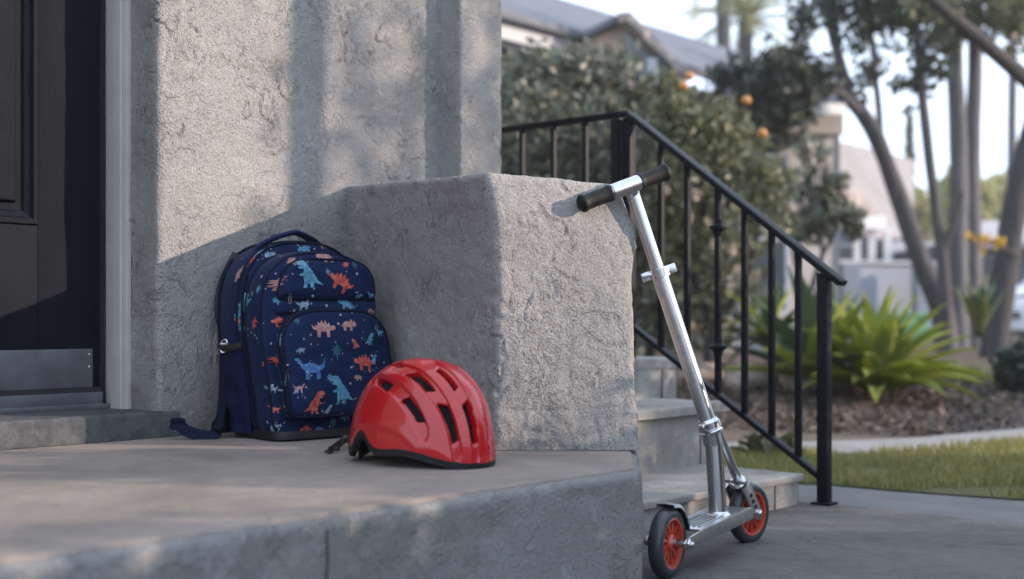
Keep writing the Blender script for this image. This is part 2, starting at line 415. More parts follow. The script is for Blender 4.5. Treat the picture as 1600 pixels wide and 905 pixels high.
slp = ccw(slp)
plaster(MB(), lambda t: slp, PORCH+.001, PORCH+.053, .012, .0012, .006, 20).build('door_sill', M['sill'], house, smooth=60)

# ------------------------------------------------------------------ porch slab
SC = Vector((.212, 2.01))                                   # its near right corner
a2 = Vector((AV.x, AV.y)); o2 = Vector((OUT.x, OUT.y))
nw = w2(.2, -.004)
porch_poly = [SC, Vector((.235,2.30)), Vector((.24,2.47)), w2(.90,-.004), w2(-2.4,-.004), SC-a2*3.0]
pl = ccw(round_loop(porch_poly, [.03,.01,.01,.01,.01,.01], .02))
def fine(loop, lo, hi):                                     # refine the near stretch only
    res = []
    for i, p in enumerate(loop):
        q = loop[(i+1)%len(loop)]; m_ = (p+q)/2
        k = 2 if (m_-SC).length < 1.6 else 1
        res += [p.lerp(q, j/k) for j in range(k)]
    return res
pl = fine(pl, 0, 0)
def pr(t):
    return pl
mb = MB()
def edgeworn(x, y): return PORCH
plaster(mb, pr, 0.0, PORCH-.006, .012, .0042, .012, 9, seed=11, topk=0)
slab = mb.build('porch', M['stucco_slab'], None, smooth=60); tag(slab, kind='structure')
# the trowelled concrete top coat, 4 mm above the slab, with a rough front edge
top_in = []
n_ = len(pl)
for i, p in enumerate(pl):
    d = (pl[(i+1)%n_]-pl[i-1]).normalized(); nn = Vector((d.y,-d.x))
    top_in.append(p-nn*(.016+.006*noise.noise(Vector((p.x*22,p.y*22,0)))+.004*noise.noise(Vector((p.x*70,p.y*70,3)))))
mb = MB(); cen = sum(top_in, Vector((0,0)))/n_
for ins, z in ((-.004, PORCH-.014), (.0, PORCH-.002), (.006, PORCH), (.05, PORCH-.0012)):
    for i, p in enumerate(top_in):
        d = (top_in[(i+1)%n_]-top_in[i-1]).normalized(); nn = Vector((d.y,-d.x)); q = p-nn*ins
        mb.v.append((q.x, q.y, z))
for r_ in range(3):
    for i in range(n_): mb.f.append((r_*n_+i, r_*n_+(i+1)%n_, (r_+1)*n_+(i+1)%n_, (r_+1)*n_+i))
inp = [SC-a2*.03-o2*.026, Vector((.196,2.30)), Vector((.20,2.44)), w2(.90,-.02), w2(-2.35,-.02), SC-a2*2.95-o2*.026]
mb.add([(p.x,p.y,PORCH) for p in ccw(inp)], [tuple(range(6))])
tag(mb.build('porch_floor', M['concrete'], None, smooth=25, fix=False), kind='structure')
# control joint at the lip
jp = at(490, 800, (CAMZ-PORCH)*FPX/300)
sbv = BVHTree.FromPolygons([v.co.copy() for v in slab.data.vertices], [tuple(p.vertices) for p in slab.data.polygons])
m = MB(); k_ = 0
for q in range(24):
    z = PORCH-.010-.0105*q; c_ = Vector((jp.x, jp.y, z))+AV*.002*noise.noise(Vector((q*.7,0,0)))
    for s_ in (-1, 1):
        h = sbv.ray_cast(c_+AV*(s_*.0016)+OUT*.08, -OUT)
        m.v.append(tuple(h[0]+OUT*.0006))
m.f = [(2*q, 2*q+1, 2*q+3, 2*q+2) for q in range(23)]
m.build('joint', M['black'], slab, smooth=0, fix=False)

# ------------------------------------------------------------------ pedestal
P_C = Vector((-.389, 2.884)); P_N = Vector((-.035, 2.279)); fdir = Vector((.899,.438))
def ped_loop(t):
    bt = (1-t)
    flare = max(0, 1-t/.24)
    R0 = P_N+fdir*.284
    bulge = .016*math.exp(-((t-.80)/.10)**2)+.010*math.exp(-((t-.45)/.35)**2)-.010*max(0,(t-.9)/.1)**2
    Nn = P_N+Vector((.010, .006))*math.exp(-((t-.55)/.3)**2)+Vector((-.012,.004))*max(0,(t-.86)/.14)
    Rr = R0+Vector((.012,-.135))*bt**1.6*1.0+Vector((bulge-.004, 0))
    Nn = Nn+Vector((0,-.012))*flare
    B = Vector((Rr.x+.02, 2.62))
    pts = [Nn, Rr, B, w2(.78,-.02), P_C+Vector((-.01,.02))]
    return round_even(pts, [.018,.016,.01,.01,.005])
def round_even(pts, rad):
    out = []; NS = [72, 20, 34, 40, 100]
    n = len(pts); arcs = []
    for i in range(n):
        p0, p1, p2 = pts[i-1], pts[i], pts[(i+1)%n]; a = (p0-p1).normalized(); b = (p2-p1).normalized(); t = rad[i]/math.tan(a.angle(b)/2)
        s0 = p1+a*t; s1 = p1+b*t
        arcs.append([s0*(1-u)**2+p1*2*u*(1-u)+s1*u*u for u in (0,.25,.5,.75,1)])
    for i in range(n):
        out += arcs[i]; q = arcs[(i+1)%n][0]; p = arcs[i][-1]; k = NS[i]
        out += [p.lerp(q, j/k) for j in range(1, k)]
    return out
zN, zR, zC = CAMZ+.272, CAMZ+.2565, CAMZ+.3115
def ped_top(x, y):
    d = Vector((x,y))-P_N; u = d.dot(fdir); v = d.y
    return zN+(zR-zN)*max(0,min(1.1,u/.284))+(zC-zN)*max(0, min(1, (v-.02)/.6))*(1-max(0,min(1,u/.4))*.6)+.002*noise.noise(Vector((x*14,y*14,1)))
ped = MB(); plaster(ped, ped_loop, PORCH+.001, zN, .0052, .0034, .010, 15, topf=ped_top, seed=21, seam=.333, gash=.7)
pd = ped.build('stucco_pedestal', M['stucco_ped'], None, smooth=60)
tag(pd, 'chest-high rough grey stucco block behind the red helmet, scooter handlebar resting against it', 'pedestal')

# ------------------------------------------------------------------ steps
stairs = thing('concrete_steps', (.5, 3.1, PAD), 'short flight of grey concrete steps beside the black iron railing', 'steps')
def step_poly(pl_, pr_, back): # front line from pl_ to pr_, reaching back
    d = (pr_-pl_).normalized(); nb = Vector((-d.y, d.x)); return [pl_, pr_, pr_+nb*back, pl_+nb*back]
def xy(v): return Vector((v.x, v.y))
s3l, s3r = xy(gnd(1009.5,784.6,ST3)), xy(gnd(1257,739.7,ST3))
s2l, s2r = xy(gnd(979,644,ST2)), xy(gnd(1141,627.6,ST2))
s1l = xy(at(984,563,3.42)); s1r = xy(at(1058.5,563,3.64))
def lip_step(l, r, z, zb, back, thick, over, name, ext):
    d = (r-l).normalized(); l = l-d*ext; nb = Vector((-d.y, d.x))
    st = thing_step = MB()
    lpx = ccw(round_loop([l, r, r+nb*back, l+nb*back], .004, .014))
    plaster(st, lambda t: lpx, z-thick, z, .011, .0016, .006, 22, seed=z*40)
    tr = st.build(name, M['step'], stairs, smooth=60)
    l2, r2 = l+nb*over, r+nb*over-d*over
    lpy = ccw(round_loop([l2, r2, r2+nb*(back-over), l2+nb*(back-over)], .004, .016))
    plaster(MB(), lambda t: lpy, zb, z-thick, .016, .0014, .002, 18, seed=z*70).build('riser', M['step'], tr, smooth=60)
    # formwork joints on the riser
    for s_ in (.62,):
        q = l2.lerp(r2, 1-.25*s_)-nb*.0006
        MB().bar((q.x,q.y,zb+.01), (q.x,q.y,z-thick-.004), .004, .003, up=(d.x,d.y,0)).build('joint', M['sill'], tr)
lip_step(s3l, s3r, ST3, 0.0, .62, .016, .010, 'tread', .10)
lip_step(s2l, s2r, ST2, 0.02, .62, .024, .022, 'tread', .16)
lip_step(s1l, s1r, ST1, 0.04, .9, .03, .002, 'tread', .30)

# ------------------------------------------------------------------ railing
rail = thing('iron_railing', gnd(1287,788,PAD), 'black iron stair railing with straight bars running down beside the concrete steps', 'railing')
RB = xy(gnd(1288,788,PAD)); 
tt = .6057; RT = RB-o2*tt                                   # top post
def rpt(px):                                                # point of the railing line seen at px
    k = (px-CX)/FPX; t = (RB.x-k*RB.y)/(o2.x-k*o2.y); return RB-o2*t, t
zt_top = CAMZ+.5815; zt_bot = CAMZ+.127
def ztop(t): return zt_bot+(zt_top-zt_bot)*t/tt
zl0, zl1 = CAMZ-(750-500)/FPX*RB.y, CAMZ-(505-500)/FPX*RT.y
def zlow(t): return zl0+(zl1-zl0)*t/tt
def V3(p, z): return Vector((p.x, p.y, z))
dr = -o2
m = MB(); m.box(V3(RB, (PAD-.03+zt_bot-.01)/2), (.028,.028, zt_bot-.01-PAD+.03), OUT); m.build('post', M['iron'], rail, bevel=.002)
m = MB(); m.box(V3(RT, (ST1-.1+zt_top-.012)/2), (.028,.028, zt_top-.012-ST1+.1), OUT); m.build('post', M['iron'], rail, bevel=.002)
LD = Vector((-.338,.297)).normalized(); UP0 = RT+Vector((-.034,.012))
m = MB(); m.box(V3(UP0, (ST1-.1+zt_top-.014)/2), (.026,.026, zt_top-.014-ST1+.1), OUT); m.build('post', M['iron'], rail, bevel=.002)
a = V3(RB+o2*.05, ztop(-.05)); b = V3(RT, zt_top)
MB().bar(a, b, .042, .015).build('top_rail', M['iron'], rail, bevel=.002)
MB().bar(V3(RT+o2*.004, zt_top+.001), V3(UP0+LD*1.3, zt_top+.001), .036, .014).build('top_rail', M['iron'], rail, bevel=.002)
MB().bar(V3(RB-o2*.01, zlow(.01)), V3(RT+o2*.01, zlow(tt-.01)), .026, .013).build('bottom_rail', M['iron'], rail, bevel=.0015)
MB().bar(V3(UP0, ST1+.09), V3(UP0+LD*1.3, ST1+.09), .024, .012).build('bottom_rail', M['iron'], rail, bevel=.0015)
for px in (1033, 1074, 1122, 1163.5, 1206, 1247.5):
    p, t = rpt(px); m = MB(); m.box(V3(p, (zlow(t)+ztop(t))/2), (.0145,.0145, ztop(t)-zlow(t)-.012), OUT)
    bal = m.build('baluster', M['iron'], rail, bevel=.001)
    if px == 1122:
        for py in (356, 543):
            z = CAMZ+(HOR-py)/FPX*p.y
            MB().lathe(V3(p, z-.022), (0,0,1), [(0,.0105),(.004,.013),(.008,.0115),(.012,.014),(.016,.017),(.019,.0235),(.024,.0245),(.027,.0235),(.030,.017),(.034,.014),(.038,.0115),(.041,.013),(.044,.0105)], 20).build('collar', M['iron'], bal)
for i in range(9):
    k_ = (((915, 865, 816, 770)+tuple(725-45*j for j in range(6)))[i]-CX)/FPX
    t = (k_*UP0.y-UP0.x)/(LD.x-k_*LD.y)
    if t > 1.25: break
    p = UP0+LD*t
    m = MB(); m.box(V3(p, (ST1+.09+zt_top)/2), (.0145,.0145, zt_top-ST1-.104), OUT); m.build('baluster', M['iron'], rail, bevel=.001)
for p, s_ in ((RB, .028),):
    MB().box(V3(p, PAD+.003), (.05,.05,.006), OUT).build('base_plate', M['iron'], rail, bevel=.001)

# ------------------------------------------------------------------ backpack
BC = Vector((-.4147, 2.568, PORCH)); ba = R(40); LEAN = R(6)
bx_ = Vector((math.cos(ba), math.sin(ba), 0)); by_ = Vector((-math.sin(ba), math.cos(ba), 0))
def bp(x, y, z):
    """backpack local (x right, y back, z up) -> world, leaning back on the wall, slightly slumped"""
    y2 = y+z*math.sin(LEAN)+.012*math.sin(z*9+x*7)*.4; z2 = z*math.cos(LEAN)
    x2 = x*(1+.03*math.sin(z*8))+.004*math.sin(z*21)
    return BC+bx_*x2+by_*y2+Vector((0,0,z2))
pack = thing('school_backpack', BC, 'navy blue school backpack printed with dinosaurs, leaning on the wall behind the red helmet', 'backpack')
PG = []                                                      # world geometry that carries the print
def rrect(x0, x1, z0, z1, rb, rt, step=.006):
    return ccw(round_loop([Vector((x0,z0)), Vector((x1,z0)), Vector((x1,z1)), Vector((x0,z1))], [rb, rb, rt, rt], step))
def resamp(l, n):
    L = [0]
    for i in range(len(l)): L.append(L[-1]+(l[(i+1)%len(l)]-l[i]).length)
    out = []; j = 0
    for k in range(n):
        d = L[-1]*k/n
        while L[j+1] < d: j += 1
        u = (d-L[j])/max(1e-9, L[j+1]-L[j]); out.append(l[j].lerp(l[(j+1)%len(l)], u))
    return out
def puffy(loop, prof, bulge, name, mat, parent, n=150, printed=False, wr=.002, seed=0):
    """prof: list of (inset, y); closed front with a soft bulge toward -y"""
    l = resamp(loop, n); mb = MB(); nrm = []
    for i in range(n):
        d = (l[(i+2)%n]-l[i-2]).normalized(); nrm.append(Vector((d.y,-d.x)))
    rings = []
    for ins, y in prof: rings.append([(l[i].x-nrm[i].x*ins, y, l[i].y-nrm[i].y*ins) for i in range(n)])
    base = rings[-1]; cx_ = sum(p[0] for p in base)/n; cz_ = sum(p[2] for p in base)/n; y0 = prof[-1][1]
    for k in range(1, 16):
        s_ = 1-k/15.3
        rings.append([(cx_+(p[0]-cx_)*s_, y0-bulge*(1-s_**2.6), cz_+(p[2]-cz_)*s_) for p in base])
    for rr in rings:
        for (x, y, z) in rr:
            w_ = wr*(1.5*noise.noise(Vector((x*16,z*26,seed)))+.8*noise.noise(Vector((x*60,z*44,seed+3)))+1.4*max(0,1-abs(noise.noise(Vector((x*9+z*6,z*14-x*5,seed+9))))*5))
            q = bp(x, y+w_, z)
            if q.z < PORCH+.004: q.z = PORCH+.004+ (q.z-PORCH-.004)*.1
            mb.v.append(tuple(q))
    for r_ in range(len(rings)-1):
        for i in range(n): mb.f.append((r_*n+i, r_*n+(i+1)%n, (r_+1)*n+(i+1)%n, (r_+1)*n+i))
    mb.f.append(tuple((len(rings)-1)*n+i for i in range(n))); mb.f.append(tuple(reversed(range(n))))
    if printed: PG.append((mb.v[:], mb.f[:]))
    return mb.build(name, mat, parent, smooth=70), (l, nrm)
def piping(lp_, ins, y, r, name, parent, mat, k0=0, k1=None, flat=1.0):
    l, nrm = lp_; n = len(l); k1 = n if k1 is None else k1
    pts = []
    for i in range(k0, k1+1):
        i_ = i % n; q = bp(l[i_].x-nrm[i_].x*ins, y, l[i_].y-nrm[i_].y*ins); q.z = max(q.z, PORCH+r); pts.append(q)
    return MB().tube(pts, r, 8, flat=flat).build(name, mat, parent)
# main body: back compartment, then the front compartment
bodyl = rrect(-.134, .134, .004, .402, .040, .125)
body, BL = puffy(bodyl, [(.012,.108),(.004,.104),(0,.090),(-.002,.05),(0,.008),(.004,-.001),(.010,-.003)], .004, 'main_compartment', M['fabric'], pack, printed=True)
piping(BL, -.001, .100, .0035, 'piping', body, M['strap'])
piping(BL, .0005, .001, .0030, 'zip', body, M['strap'])
piping(BL, -.002, .018, .0028, 'piping', body, M['strap'])
frl = rrect(-.131, .134, .006, .380, .042, .118)
front, FL = puffy(frl, [(.004,.002),(0,-.008),(-.001,-.035),(.001,-.058),(.006,-.067),(.013,-.070)], .010, 'front_compartment', M['fabric'], pack, printed=True, seed=5)
piping(FL, .004, -.064, .0030, 'piping', front, M['strap'])
piping(FL, .0, -.010, .003, 'zip', front, M['strap'])
# upper pocket and lower pocket
upl = rrect(-.100, .120, .282, .364, .012, .070)
up, UL = puffy(upl, [(.0,-.070),(0,-.080),(.004,-.086),(.009,-.088)], .006, 'upper_pocket', M['fabric'], pack, n=120, printed=True, seed=8)
piping(UL, .001, -.081, .0028, 'zip', up, M['strap'])
band, NL = puffy(rrect(-.104, .124, .250, .279, .01, .01), [(0,-.070),(.001,-.081),(.006,-.085)], .003, 'zip_band', M['fabric'], pack, n=100, printed=True, seed=9)
lol = rrect(-.108, .136, .046, .258, .022, .085)
lo, LL = puffy(lol, [(0,-.066),(-.001,-.088),(.002,-.104),(.007,-.110),(.014,-.113)], .012, 'lower_pocket', M['fabric'], pack, n=150, printed=True, seed=12)
piping(LL, .001, -.104, .0034, 'zip', lo, M['strap'])
piping(LL, -.001, -.092, .003, 'piping', lo, M['strap'])
# base boot in dark coated cloth
m = MB(); bl = resamp(rrect(-.130,.130,-.092,.100,.035,.03), 80)
for k_, (g, z) in enumerate(((-.004,.003),(.003,.004),(.004,.012),(.002,.020))):
    for p in bl:
        q = bp(p.x*(1+g/.13), p.y*(1+g/.1), z); q.z = max(q.z, PORCH+.0035); m.v.append(tuple(q))
for r_ in range(3):
    for i in range(80): m.f.append((r_*80+i, r_*80+(i+1)%80, (r_+1)*80+(i+1)%80, (r_+1)*80+i))
m.f.append(tuple(reversed(range(80)))); m.build('base', M['rimfoam'], pack, smooth=60)
# mesh side pocket with elastic hem on the left side
m = MB(); NU, NV = 16, 26
for j in range(NV+1):
    for i in range(NU+1):
        u = i/NU; v = j/NV; y = .098-u*.096; z = .012+v*.178
        pf = .004+.020*math.sin(math.pi*min(1, max(0,u)))**.7*(.45+.55*math.sin(math.pi*min(1,v*.9+.12)))
        sg = .004*math.sin(u*13+v*5)*(1-v)+.003*math.sin(v*17+u*4)
        if j == NV: pf *= .85
        q = bp(-.134-pf-sg*math.sin(math.pi*u), y, z-.006*math.sin(math.pi*u)*v); q.z = max(q.z, PORCH+.004); m.v.append(tuple(q))
for j in range(NV):
    for i in range(NU): a = j*(NU+1)+i; m.f.append((a, a+1, a+NU+2, a+NU+1))
sp = m.build('side_pocket', M['mesh'], pack, smooth=70, fix=False)
pts = [bp(-.135-(.004+.020*math.sin(math.pi*u)**.7*.6), .098-u*.096, .188-.006*math.sin(math.pi*u)) for u in [i/14 for i in range(15)]]
MB().tube(pts, .0068, 8, flat=.45, up=tuple(bx_)).build('elastic_hem', M['black'], sp)
# carry handle: a padded loop along the top
hp = []
for i in range(25):
    u = i/24; x = -.092+.168*u; z = .384+.040*math.sin(math.pi*u)**.32-.018*abs(u-.5)*2
    hp.append(bp(x, .045-.03*math.sin(math.pi*u), z))
MB().tube(hp, .0165, 12, flat=.34).build('carry_handle', M['fabric'], pack, smooth=60)
PG_h = len(PG)
# shoulder straps on the back: padded part, adjuster buckle and trailing webbing
for s_ in (-1, 1):
    pts = [bp(s_*(.062+.044*math.sin(math.pi*(.15+.75*u))), .100+.022*math.sin(math.pi*u), .372-.215*u) for u in [i/14 for i in range(15)]]
    st = MB().tube(pts, .028, 12, flat=.38, up=tuple(by_)).build('shoulder_strap', M['foam'], pack, smooth=60)
    MB().tube(pts, .0288, 12, flat=.16, up=tuple(by_)).build('strap_cover', M['strap'], st, smooth=60)
lst = [c for c in pack.children if c.name.startswith('shoulder_strap')][0]
b0 = at(350, 541, 2.535)
def ring(c, ax, ay, rx, ry, r):
    return MB().tube([c+ax*(rx*math.copysign(abs(math.cos(t))**.6, math.cos(t)))+ay*(ry*math.copysign(abs(math.sin(t))**.6, math.sin(t))) for t in [2*math.pi*i/28 for i in range(29)]], r, 8, cap=False)
ring(b0, bx_*.5-by_*.6, Vector((.12,0,1)).normalized(), .0075, .013, .0022).build('adjuster_buckle', M['steel'], lst)
MB().bar(b0-bx_*.008+Vector((0,0,.005)), b0+bx_*.007-by_*.004+Vector((0,0,.005)), .003, .003).build('adjuster_bar', M['steel'], lst)
def ribbon(pts, wid, th, name, mat, parent, sides):
    m = MB(); n = len(pts)
    pts = [Vector(p) for p in pts]
    for i, p in enumerate(pts):
        d = (pts[min(i+1,n-1)]-pts[max(i-1,0)]).normalized(); sd = Vector(sides[i] if isinstance(sides, list) else sides); sd = (sd-d*sd.dot(d)).normalized(); nn = d.cross(sd)
        wd = wid[i] if hasattr(wid,'__len__') else wid
        for (a, b) in ((-1,-1),(1,-1),(1,1),(-1,1)): m.v.append(tuple(p+sd*(a*wd/2)+nn*(b*th/2)))
    for i in range(n-1):
        for j in range(4): m.f.append((i*4+j, i*4+(j+1)%4, i*4+4+(j+1)%4, i*4+4+j))
    m.f += [(3,2,1,0), tuple(n*4-4+j for j in range(4))]
    return m.build(name, mat, parent, smooth=50)
def smoothpts(ctrl, k=8):
    ctrl = [Vector(c) for c in ctrl]; out = []
    for i in range(len(ctrl)-1):
        p0 = ctrl[max(i-1,0)]; p1 = ctrl[i]; p2 = ctrl[i+1]; p3 = ctrl[min(i+2,len(ctrl)-1)]
        for j in range(k):
            t = j/k; out.append(.5*((2*p1)+(p2-p0)*t+(2*p0-5*p1+4*p2-p3)*t*t+(3*p1-p0-3*p2+p3)*t**3))
    out.append(ctrl[-1]); return out
web = smoothpts([at(351,552,2.545), at(350,600,2.535), at(346,640,2.515), at(338,676,2.485), at(318,681,2.48), at(293,674,2.475), at(279,664,2.472), at(266,662,2.47)])
ribbon(web, .024, .0026, 'strap_webbing', M['strap'], lst, [tuple(Vector((.75,-.2,.65)) if i < 22 else Vector((.3,.5,.8))) for i in range(len(web))])
# triangular fabric wing that ties the webbing to the bottom corner
m = MB(); a_, b_, c_ = bp(-.130,.090,.085), bp(-.130,.090,.008), at(331,679,2.488)
c2 = c_+Vector((0,0,.022)); th = by_*.003
m.add([a_, b_, c_, c2, a_+th, b_+th, c_+th, c2+th], [(0,1,2,3),(7,6,5,4),(0,3,7,4),(1,0,4,5),(2,1,5,6),(3,2,6,7)])
m.build('strap_wing', M['strap'], pack, bevel=.0008)
ribbon([at(266,658,2.468), at(272,656,2.468), at(282,655,2.47), at(290,658,2.472)], .006, .003, 'strap_tip', M['strap'], lst, (0,0,1))
# zip pullers
for px, py, dpt in ((452,462,None), (447,583,None)):
    PULL = (px, py)
def hits():
    vs, fs = [], []
    for v, f in PG:
        k = len(vs); vs += v; fs += [tuple(i+k for i in q) for q in f]
    return BVHTree.FromPolygons([Vector(v) for v in vs], fs)
BV = hits(); EYE = Vector((0,0,CAMZ))
for px, py in ((453,463), (449,584), (588,508)):
    d = (at(px,py,1)-EYE).normalized(); h = BV.ray_cast(EYE, d)
    if h[0] is None: continue
    q = h[0]-d*.004
    pl_ = ring(q+Vector((0,0,-.008)), bx_, Vector((0,0,1)), .003, .007, .0012).build('zip_puller', M['kick'], pack)
    MB().box(q+Vector((0,0,.003)), (.006,.004,.007), bx_).build('slider', M['black'], pl_, bevel=.001)
SH = {
 'trex': [(-.95,.75),(-.8,.92),(-.5,.95),(-.25,.85),(-.12,.6),(-.02,.42),(.06,.38),(.12,.24),(.22,.22),(.25,.06),(.35,.02),(.38,-.12),(.5,-.2),(.6,-.42),(.8,-.58),(1.0,-.72),(.72,-.70),(.45,-.62),(.32,-.6),(.27,-.78),(.34,-.95),(.05,-.95),(.02,-.7),(-.15,-.62),(-.22,-.95),(-.52,-.97),(-.42,-.78),(-.42,-.4),(-.47,-.12),(-.7,-.17),(-.76,-.05),(-.48,.06),(-.42,.33),(-.78,.36),(-.85,.48),(-.58,.54),(-.92,.6)],
 'sauropod': [(-1,.55),(-.92,.68),(-.74,.68),(-.6,.55),(-.52,.3),(-.3,.32),(-.1,.4),(.15,.34),(.45,.2),(.75,.3),(1,.68),(.8,.06),(.52,-.1),(.55,-.6),(.3,-.62),(.25,-.22),(-.15,-.22),(-.12,-.62),(-.38,-.62),(-.42,-.12),(-.62,.08),(-.75,.45)],
 'stego': [(-1,.0),(-.95,.22),(-.78,.26),(-.6,.18),(-.5,.5),(-.38,.3),(-.22,.66),(-.08,.38),(.1,.70),(.23,.36),(.42,.55),(.5,.22),(.68,.28),(.72,.1),(1,.36),(.9,-.02),(.56,-.12),(.6,-.62),(.36,-.62),(.28,-.22),(-.2,-.22),(-.18,-.62),(-.43,-.62),(-.48,-.14),(-.8,-.12)],
 'tricera': [(-1,-.05),(-.97,.22),(-.84,.12),(-.8,.5),(-.62,.3),(-.38,.66),(-.24,.36),(.1,.44),(.45,.32),(.68,.1),(1,-.2),(.66,-.08),(.62,-.62),(.36,-.62),(.32,-.24),(-.15,-.24),(-.14,-.62),(-.42,-.62),(-.46,-.12),(-.74,-.24)],
 'sprig': [(0,1),(.14,.5),(.5,.62),(.32,.25),(.8,.2),(.38,-.05),(.6,-.5),(.15,-.3),(.06,-1),(-.06,-1),(-.15,-.3),(-.6,-.5),(-.38,-.05),(-.8,.2),(-.32,.25),(-.5,.62),(-.14,.5)],
 'tri': [(-.8,-.6),(.9,-.5),(0,.9)], 'dot': [(math.cos(a*.9), math.sin(a*.9)) for a in range(7)]}
def decal(acc, kind, px, py, half, flip=1, rot=0, cuts=2):
    d = (at(px,py,1)-EYE).normalized(); h = BV.ray_cast(EYE, d)
    if h[0] is None: return
    if kind in ('tri', 'dot'): cuts = 0
    q, nn = h[0], h[1]
    if nn.dot(d) > 0: nn = -nn
    front_ = nn.dot(-by_) > nn.dot(-bx_); nn = (-by_ if front_ else -bx_)
    rx = Vector((0,0,1)).cross(nn).normalized(); ry = nn.cross(rx)
    sc = half*h[3]*.85/FPX*(1.15 if front_ else 1.3); cr, sr = math.cos(R(rot)), math.sin(R(rot))
    bm = bmesh.new(); pts = [Vector((x*flip*cr-y*sr, x*flip*sr+y*cr, 0))*sc for x, y in SH[kind]]
    vs = [bm.verts.new(p) for p in pts]
    for t in geometry.tessellate_polygon([pts]):
        try: bm.faces.new([vs[i] for i in t])
        except ValueError: pass
    if cuts: bmesh.ops.subdivide_edges(bm, edges=bm.edges[:], cuts=cuts, use_grid_fill=True)
    bmesh.ops.triangulate(bm, faces=bm.faces[:])
    bm.verts.ensure_lookup_table(); bm.verts.index_update(); k = len(acc.v); ok = {}
    for v in bm.verts:
        o_ = q+rx*v.co.x+ry*v.co.y+nn*.03; hh = BV.ray_cast(o_, -nn, .07)
        ok[v.index] = hh[0] is not None and abs((hh[0]-q).dot(nn)) < .022
        hn = hh[1] if hh[0] is not None else nn
        if hn.dot(nn) < 0: hn = -hn
        acc.v.append(tuple((hh[0] if hh[0] is not None else o_)+hn*.0004+nn*.0004))
    for f in bm.faces:
        if all(ok[v.index] for v in f.verts): acc.f.append(tuple(k+v.index for v in f.verts))
    bm.free()
PRINTS = [('trex','blue',484,428,23,1,0),('stego','coral',533,441,23,1,-28),('tricera','pale',507,401,15,1,0),('trex','blue',536,393,12,-1,15),('stego','coral',578,427,10,1,-10),('sprig','teal',554,415,7,1,0),('stego','coral',540,414,7,-1,20),
 ('tricera','blue',475,390,13,1,25),('sauropod','pale',502,384,9,1,10),('sauropod','blue',580,462,9,1,0),('sauropod','grey',475,477,14,-1,0),('stego','blue',542,477,15,1,-22),('tricera','pale',581,489,10,1,-20),
 ('stego','pale',506,514,21,-1,0),('tricera','pale',544,508,15,-1,0),('trex','blue',577,530,10,-1,0),('sauropod','blue',593,520,9,1,0),('sprig','teal',526,549,14,1,0),('stego','coral',570,567,20,1,-8),('sauropod','bright',487,577,26,1,0),
 ('trex','blue',535,609,24,1,0),('trex','coral',491,629,19,-1,0),('stego','coral',478,672,12,1,0),('trex','pale',434,440,13,-1,-20),('tricera','grey',424,399,12,1,10),('stego','coral',436,503,13,1,0),('trex','blue',438,531,9,1,0),('tricera','coral',430,564,12,-1,0),('sauropod','grey',425,608,10,1,0),('trex','grey',427,668,11,-1,0),
 ('stego','pale',374,428,12,1,80),('trex','blue',383,480,20,-1,170),('sprig','blue',404,452,7,1,0),('sauropod','blue',378,512,8,1,0),('tricera','grey',405,395,10,1,20),('tricera','grey',587,600,9,1,0),('sprig','teal',520,660,10,1,0),('tri','grey',462,612,5,1,0),
 ('sprig','grey',512,425,6,1,0),('tricera','blue',560,463,7,-1,10),('stego','pale',455,408,9,-1,30),('sprig','teal',463,500,9,1,0),('trex','coral',556,537,8,1,0),('stego','grey',470,548,8,1,15),('sprig','blue',515,590,8,1,0),('sauropod','pale',468,607,10,-1,0),('trex','grey',512,640,8,-1,0),('stego','blue',540,652,10,1,10),('tricera','pale',560,590,8,1,0),('trex','blue',583,562,8,-1,0),('stego','coral',398,505,9,1,70),('trex','pale',372,500,8,1,40),('tricera','coral',390,410,8,-1,60),('sprig','blue',430,470,7,1,0),('sauropod','coral',430,640,9,1,0),('tricera','blue',500,672,10,1,0),('sprig','grey',545,673,7,1,0),('stego','blue',444,598,7,1,0)]
KIND = {'trex': 'upright dinosaur', 'stego': 'spiny-backed dinosaur', 'tricera': 'frilled dinosaur', 'sauropod': 'long-necked dinosaur', 'sprig': 'leaf sprig', 'tri': 'fleck'}
COLN = {'blue': 'light blue', 'bright': 'mid blue', 'coral': 'coral red', 'pale': 'pale pink', 'grey': 'grey-blue', 'teal': 'dark teal'}
for i, (k_, c_, px, py, hf, fl, ro) in enumerate(PRINTS):
    a = MB(); decal(a, k_, px, py, hf, fl, ro)
    if a.f:
        o = a.build('leaf_print' if k_ == 'sprig' else 'dinosaur_print', PR[c_], pack, smooth=0, fix=False); o['label'] = COLN[c_]+' printed '+KIND[k_]
rr = random.Random(3); fl_ = MB()
for i in range(170):
    px = rr.uniform(368, 600); py = rr.uniform(378, 670)
    if px < 410 and py > 535: continue
    decal(fl_, rr.choice(['tri','dot','tri']), px, py, rr.uniform(1.0, 2.4), 1, rr.uniform(0, 360))
tag(fl_.build('printed_flecks', PR['speck'], pack, smooth=0, fix=False), kind='stuff')

